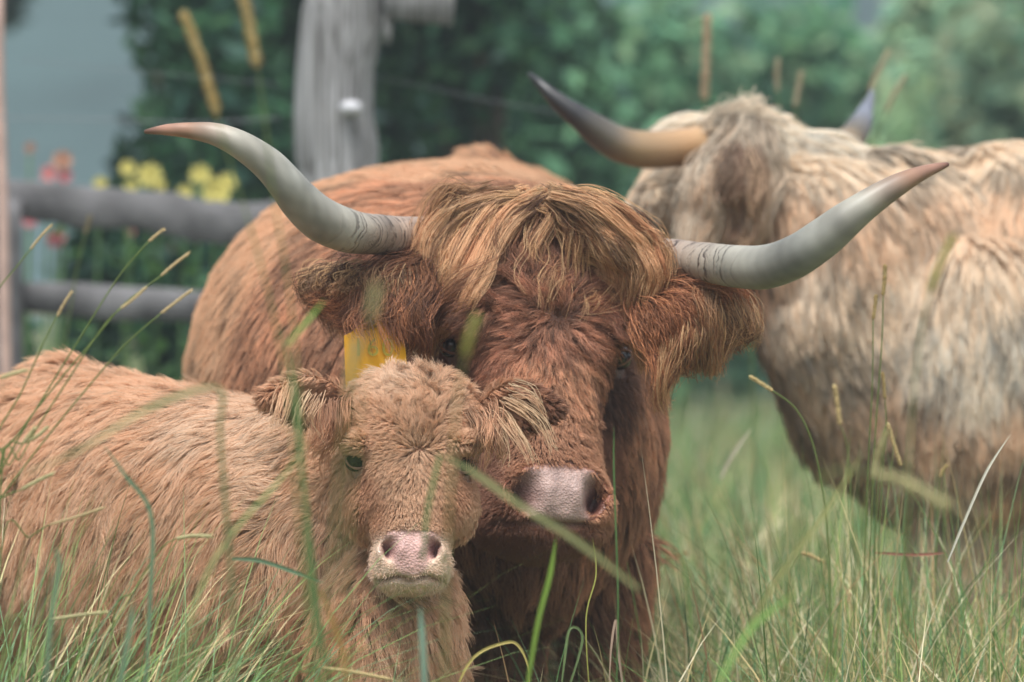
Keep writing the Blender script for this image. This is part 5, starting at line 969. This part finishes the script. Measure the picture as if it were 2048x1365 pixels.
def build_stalks():
    TIM, FOX, PAL = srgb(196,176,128), srgb(200,178,136), srgb(188,180,136); G1, G2 = srgb(92,126,74), srgb(112,138,108)
    st = [ # head polyline, stem polyline, Y, radius, style, colour, label
     ([(435,235),(405,130),(365,22)], [(435,235),(452,300),(490,420),(540,600),(575,800),(600,1100),(620,1365)], 5.6, .0058, 'timothy', TIM, 'thick tan seed head leaning left above the grey horn tip'),
     ([(515,138),(500,60),(483,-30)], [(515,138),(530,240),(548,400),(575,560),(600,800),(612,1100),(620,1365)], 5.6, .0062, 'timothy', TIM, 'thick tan seed head reaching past the top edge beside the round post'),
     ([(60,500),(80,475),(104,450)], [(60,500),(30,538),(-20,600),(-90,720)], 7.0, .0022, 'fox', FOX, 'wispy shedding seed head, upper one at the left edge over the rails'),
     ([(114,634),(128,608),(145,582)], [(114,634),(85,690),(40,790),(-20,900),(-60,1100)], 7.0, .0024, 'fox', FOX, 'short pale seed head standing just over the calf\'s rump, leftmost'),
     ([(297,484),(311,472),(326,460)], [(297,484),(240,550),(170,660),(90,790),(10,930),(-40,1100)], 7.05, .0025, 'fox', FOX, 'small topmost seed head over the calf\'s back'),
     ([(321,553),(350,528),(379,506)], [(321,553),(250,607),(200,665),(120,760),(30,880),(-60,1050)], 7.05, .0026, 'fox', FOX, 'long pale seed head leaning right, upper of a pair on one line'),
     ([(241,618),(265,600),(291,576)], [(241,618),(205,655),(130,770),(60,880),(-10,1010)], 7.02, .0025, 'fox', FOX, 'pale seed head just below the longest one over the calf\'s back'),
     ([(321,628),(350,606),(382,581)], [(321,628),(250,690),(180,770),(90,880),(0,1000),(-60,1100)], 7.05, .0026, 'fox', FOX, 'pale seed head farthest right above the calf\'s back'),
     ([(0,757),(25,748),(52,741)], [(0,757),(-30,770),(-60,830)], 6.8, .0032, 'fox', PAL, 'blunt pale seed head poking in at the left edge above the calf\'s rump'),
     ([(46,888),(58,872),(70,856)], [(46,888),(20,930),(-20,1000)], 7.0, .003, 'fox', PAL, 'stubby pale seed head on the calf\'s hip, left of a pair'),
     ([(60,882),(78,870),(96,853)], [(60,882),(40,920),(0,1000)], 7.0, .003, 'fox', PAL, 'stubby pale seed head on the calf\'s hip, right of a pair'),
     ([(42,980),(75,962),(108,947)], [(42,980),(0,1000),(-50,1060)], 7.0, .003, 'fox', PAL, 'green grey seed head lying across the calf\'s hind flank'),
     ([(98,1050),(150,1035),(212,1014)], [(98,1050),(60,1075),(0,1130)], 7.05, .0022, 'fox', FOX, 'long thin straw seed head across the calf\'s belly'),
     ([(352,1078),(385,1072),(422,1073)], [(352,1078),(320,1100),(270,1180),(220,1300)], 7.1, .0032, 'fox', PAL, 'curved fuzzy seed head lying level on the calf\'s side'),
     ([(100,1240),(165,1230),(215,1225)], [(100,1240),(60,1262),(20,1300)], 7.0, .003, 'fox', PAL, 'low seed head in the grass at the bottom left'),
     ([(642,1336),(710,1345),(785,1360)], [(642,1336),(610,1345),(560,1365)], 7.0, .003, 'fox', TIM, 'tan seed head lying along the bottom under the calf\'s chest'),
     ([(1746,640),(1750,615),(1752,590)], [(1746,640),(1745,760),(1738,900),(1730,1100),(1725,1300)], 8.3, .0032, 'timothy', TIM, 'short brown seed head, lower of the pair in front of the pale cow\'s chest'),
     ([(1766,592),(1769,562),(1770,530)], [(1766,592),(1764,680),(1752,850),(1742,1050),(1735,1300)], 8.3, .0036, 'timothy', TIM, 'brown seed head, upper of the pair in front of the pale cow\'s chest'),
     ([(1770,800),(1768,770),(1765,745)], [(1770,800),(1772,850),(1765,950),(1755,1200)], 8.4, .003, 'timothy', TIM, 'small upright seed head below the pair on the pale cow\'s brisket'),
     ([(1775,845),(1788,890),(1802,932)], [(1775,845),(1768,870),(1755,1000),(1745,1250)], 8.4, .0036, 'timothy', TIM, 'hanging seed head tilted right under the pale cow\'s brisket'),
     ([(1498,752),(1520,766),(1545,782)], [(1545,782),(1600,830),(1640,950),(1660,1200)], 7.2, .0030, 'timothy', TIM, 'seed head lying nearly flat in the gap below the ginger cow\'s ear'),
     ([(1668,768),(1674,805),(1680,850)], [(1680,850),(1695,900),(1705,1050),(1710,1300)], 8.8, .0042, 'timothy', TIM, 'upright tan seed head left of the pale cow\'s brisket line'),
     ([(1750,948),(1820,970),(1898,1015)], [(1750,948),(1700,940),(1640,960),(1590,1100),(1570,1365)], 5.2, .0055, 'timothy', PAL, 'large blurred pale seed head drooping right in front of the pale cow\'s belly'),
     ([(1745,960),(1757,905),(1775,862)], [(1745,960),(1725,1050),(1700,1365)], 6.2, .0042, 'timothy', PAL, 'blurred upright seed head just left of the large drooping one'),
     ([(1860,585),(1880,530),(1908,470)], [(1860,585),(1840,680),(1820,900),(1810,1365)], 5.6, .0045, 'timothy', srgb(176,170,104), 'blurred yellow green seed head over the pale cow\'s shoulder'),
     ([(930,715),(940,672),(955,632)], [(930,715),(915,800),(900,1000),(890,1365)], 5.2, .0046, 'timothy', srgb(170,166,100), 'blurred yellow green seed head beside the ginger cow\'s eye'),
     ([(742,640),(748,600),(755,570)], [(742,640),(725,760),(700,1000),(690,1365)], 4.6, .0042, 'timothy', PAL, 'very blurred pale seed head over the yellow ear tag'),
     ([(695,790),(703,735),(715,682)], [(695,790),(680,900),(665,1100),(655,1365)], 5.0, .0040, 'timothy', PAL, 'blurred grey green seed head left of the calf\'s forehead'),
     ([(1555,185),(1554,150),(1556,118)], [(1555,185),(1560,260),(1570,400)], 11.6, .0055, 'timothy', srgb(196,184,156), 'faint upright seed head above the pale cow\'s poll'),
     ([(1409,205),(1412,120),(1415,28)], [(1409,205),(1412,300),(1450,500),(1500,640)], 11.3, .0105, 'timothy', srgb(196,178,150), 'thick tan upright seed head standing tall above the pale cow\'s horn base'),
     ([(1590,215),(1596,180),(1603,143)], [(1590,215),(1588,260),(1585,400)], 11.4, .0062, 'timothy', srgb(196,184,156), 'blurred upright seed head above the pale cow\'s neck, second from left'),
     ([(1738,185),(1756,143),(1778,100)], [(1738,185),(1705,250),(1690,400)], 11.4, .0060, 'timothy', srgb(196,184,156), 'blurred seed head leaning right above the far grey horn tip'),
     ([(1772,225),(1790,185),(1812,150)], [(1772,225),(1750,290),(1735,400)], 11.4, .0052, 'timothy', srgb(196,184,156), 'thin blurred seed head leaning right, rightmost above the pale cow'),
     ([(1300,1150),(1330,1122),(1375,1105)], [(1300,1150),(1290,1200),(1280,1365)], 9.4, .004, 'timothy', TIM, 'arched tan seed head in the grass beside the ginger cow\'s legs'),
     ([(1880,955),(1886,940),(1895,930)], [(1880,955),(1875,1050),(1870,1300)], 8.6, .0032, 'timothy', TIM, 'tiny seed head in front of the pale cow\'s belly'),
     ([(1600,1105),(1622,1112),(1648,1125)], [(1600,1105),(1580,1150),(1570,1300)], 8.6, .0035, 'timothy', TIM, 'small seed head lying in the grass below the pale cow\'s chest'),
     ([(170,470),(176,450),(180,432)], [(170,470),(150,560),(130,700),(120,850)], 10.6, .005, 'timothy', srgb(150,140,110), 'blurred grey seed head between the rails over the calf\'s rump'),
    ]
    for i, (hd, sm, Y, r0, sty, c, lab) in enumerate(st): stalk(hd, sm, Y, r0, sty, lab, 'grass seed stalks', 600+i, c, sr=.0011 if Y < 9 else .0016)
    for pts, w_, c, lab, Y0, Y1 in [
     ([(1280,1180),(1150,1080),(1040,1010),(940,940),(868,905)], 20, srgb(140,142,96), 'long blurred blade crossing both muzzles diagonally', 5.6, 5.9),
     ([(845,1120),(855,1020),(875,930),(880,905)], 13, G1, 'short green blade in front of the calf\'s nose bridge', 5.9, 5.9),
     ([(640,1400),(625,1150),(600,900),(585,760),(560,640)], 15, G1, 'tall blurred green blade left of the calf\'s face', 5.8, 5.8),
     ([(660,1400),(640,1250),(610,1000),(600,880)], 10, G1*.8, 'thin dark green blade beside the calf\'s cheek', 6.0, 6.0),
     ([(470,1400),(465,1200),(450,1000),(440,860),(436,775),(300,815),(150,905),(-20,975)], 15, srgb(150,156,110), 'folded blurred blade bent over the calf\'s back', 5.8, 5.5),
     ([(290,1400),(300,1200),(302,1030),(250,950),(205,888)], 13, G2, 'bent blue green blade on the calf\'s flank', 6.6, 6.6),
     ([(850,1400),(846,1300),(840,1210)], 17, srgb(130,160,140), 'blue green blade end under the calf\'s chin', 6.2, 6.2),
     ([(1050,1400),(1075,1250),(1100,1150),(1112,1075)], 15, srgb(118,146,62), 'green blade in front of the ginger cow\'s chest', 6.6, 6.6),
     ([(905,1400),(930,1340),(960,1305),(1010,1286),(1035,1290),(1055,1330),(1062,1400)], 9, srgb(190,172,104), 'straw coloured blade arched at the bottom beneath the ginger cow', 7.4, 7.4),
     ([(1895,1125),(1930,1040),(1975,940),(2022,868)], 8, srgb(206,202,186), 'pale dry stalk leaning right before the pale cow\'s belly', 7.8, 7.8),
     ([(465,1118),(520,1122),(590,1145),(650,1168)], 13, G2, 'narrow green blade pointing right on the calf\'s chest side', 7.0, 7.0),
     ([(90,1420),(100,1250),(118,1130),(105,1090)], 16, G2, 'stout blue green blade at the bottom left corner', 6.2, 6.2),
     ([(230,1420),(255,1280),(268,1200)], 17, G2, 'stout blade rising from the bottom left below the calf\'s belly', 6.2, 6.2),
     ([(640,1180),(665,1240),(690,1330),(700,1400)], 14, srgb(170,130,76), 'orange brown withered blade in front of the calf\'s chest', 6.0, 6.0),
     ([(330,1420),(400,1180),(470,1060),(560,960),(620,880)], 11, srgb(140,160,100), 'thin blurred blade slanting up to the calf\'s neck', 5.9, 5.9),
     ([(1130,1400),(1165,1280),(1140,1258),(1128,1330),(1120,1400)], 8, srgb(110,128,84), 'folded dark green blade between the ginger cow\'s legs', 7.4, 7.4),
     ([(1250,1400),(1236,1300),(1232,1240),(1222,1300),(1218,1400)], 7, srgb(176,150,132), 'folded pinkish dry blade by the ginger cow\'s foreleg', 7.5, 7.5),
     ([(1232,1400),(1236,1200),(1228,950),(1228,850)], 5, G1*.9, 'fine upright stem beside the ginger cow\'s muzzle', 7.2, 7.2),
     ([(1180,1400),(1172,1240),(1192,1150),(1185,1075)], 4, srgb(170,170,90), 'hair thin kinked stem hanging below the ginger cow\'s mouth', 7.6, 7.6),
     ([(1440,960),(1465,910),(1505,855)], 12, srgb(190,186,160), 'pale dead blade in the far grass right of the ginger cow', 9.6, 9.6),
     ([(1500,1250),(1560,1150),(1640,1040),(1730,900)], 16, srgb(150,150,96), 'blurred olive blade in front of the pale cow\'s chest', 6.0, 6.0),
     ([(1420,1400),(1500,1260),(1600,1180)], 18, srgb(112,146,72), 'blurred green blade at the bottom right of centre', 5.6, 5.8),
     ([(1750,1106),(1830,1110),(1895,1106)], 8, srgb(170,110,96), 'reddish dry blade lying level before the pale cow\'s leg', 8.4, 8.4),
     ([(700,1340),(560,700),(640,610)], 1, G1, None, 0, 0),
     ([(575,690),(590,670),(620,635),(650,600)], 12, srgb(128,170,84), 'short bright green blade against the ginger cow\'s neck', 5.9, 5.9),
    ]:
        if lab: blade1(pts, w_, c, lab, Y0, Y1, 1)
build_ground(); build_hills()
build_cow(); build_calf(); build_pale()
build_fence(); build_plants()
build_grass(); build_stalks()
if HAZE: build_haze()
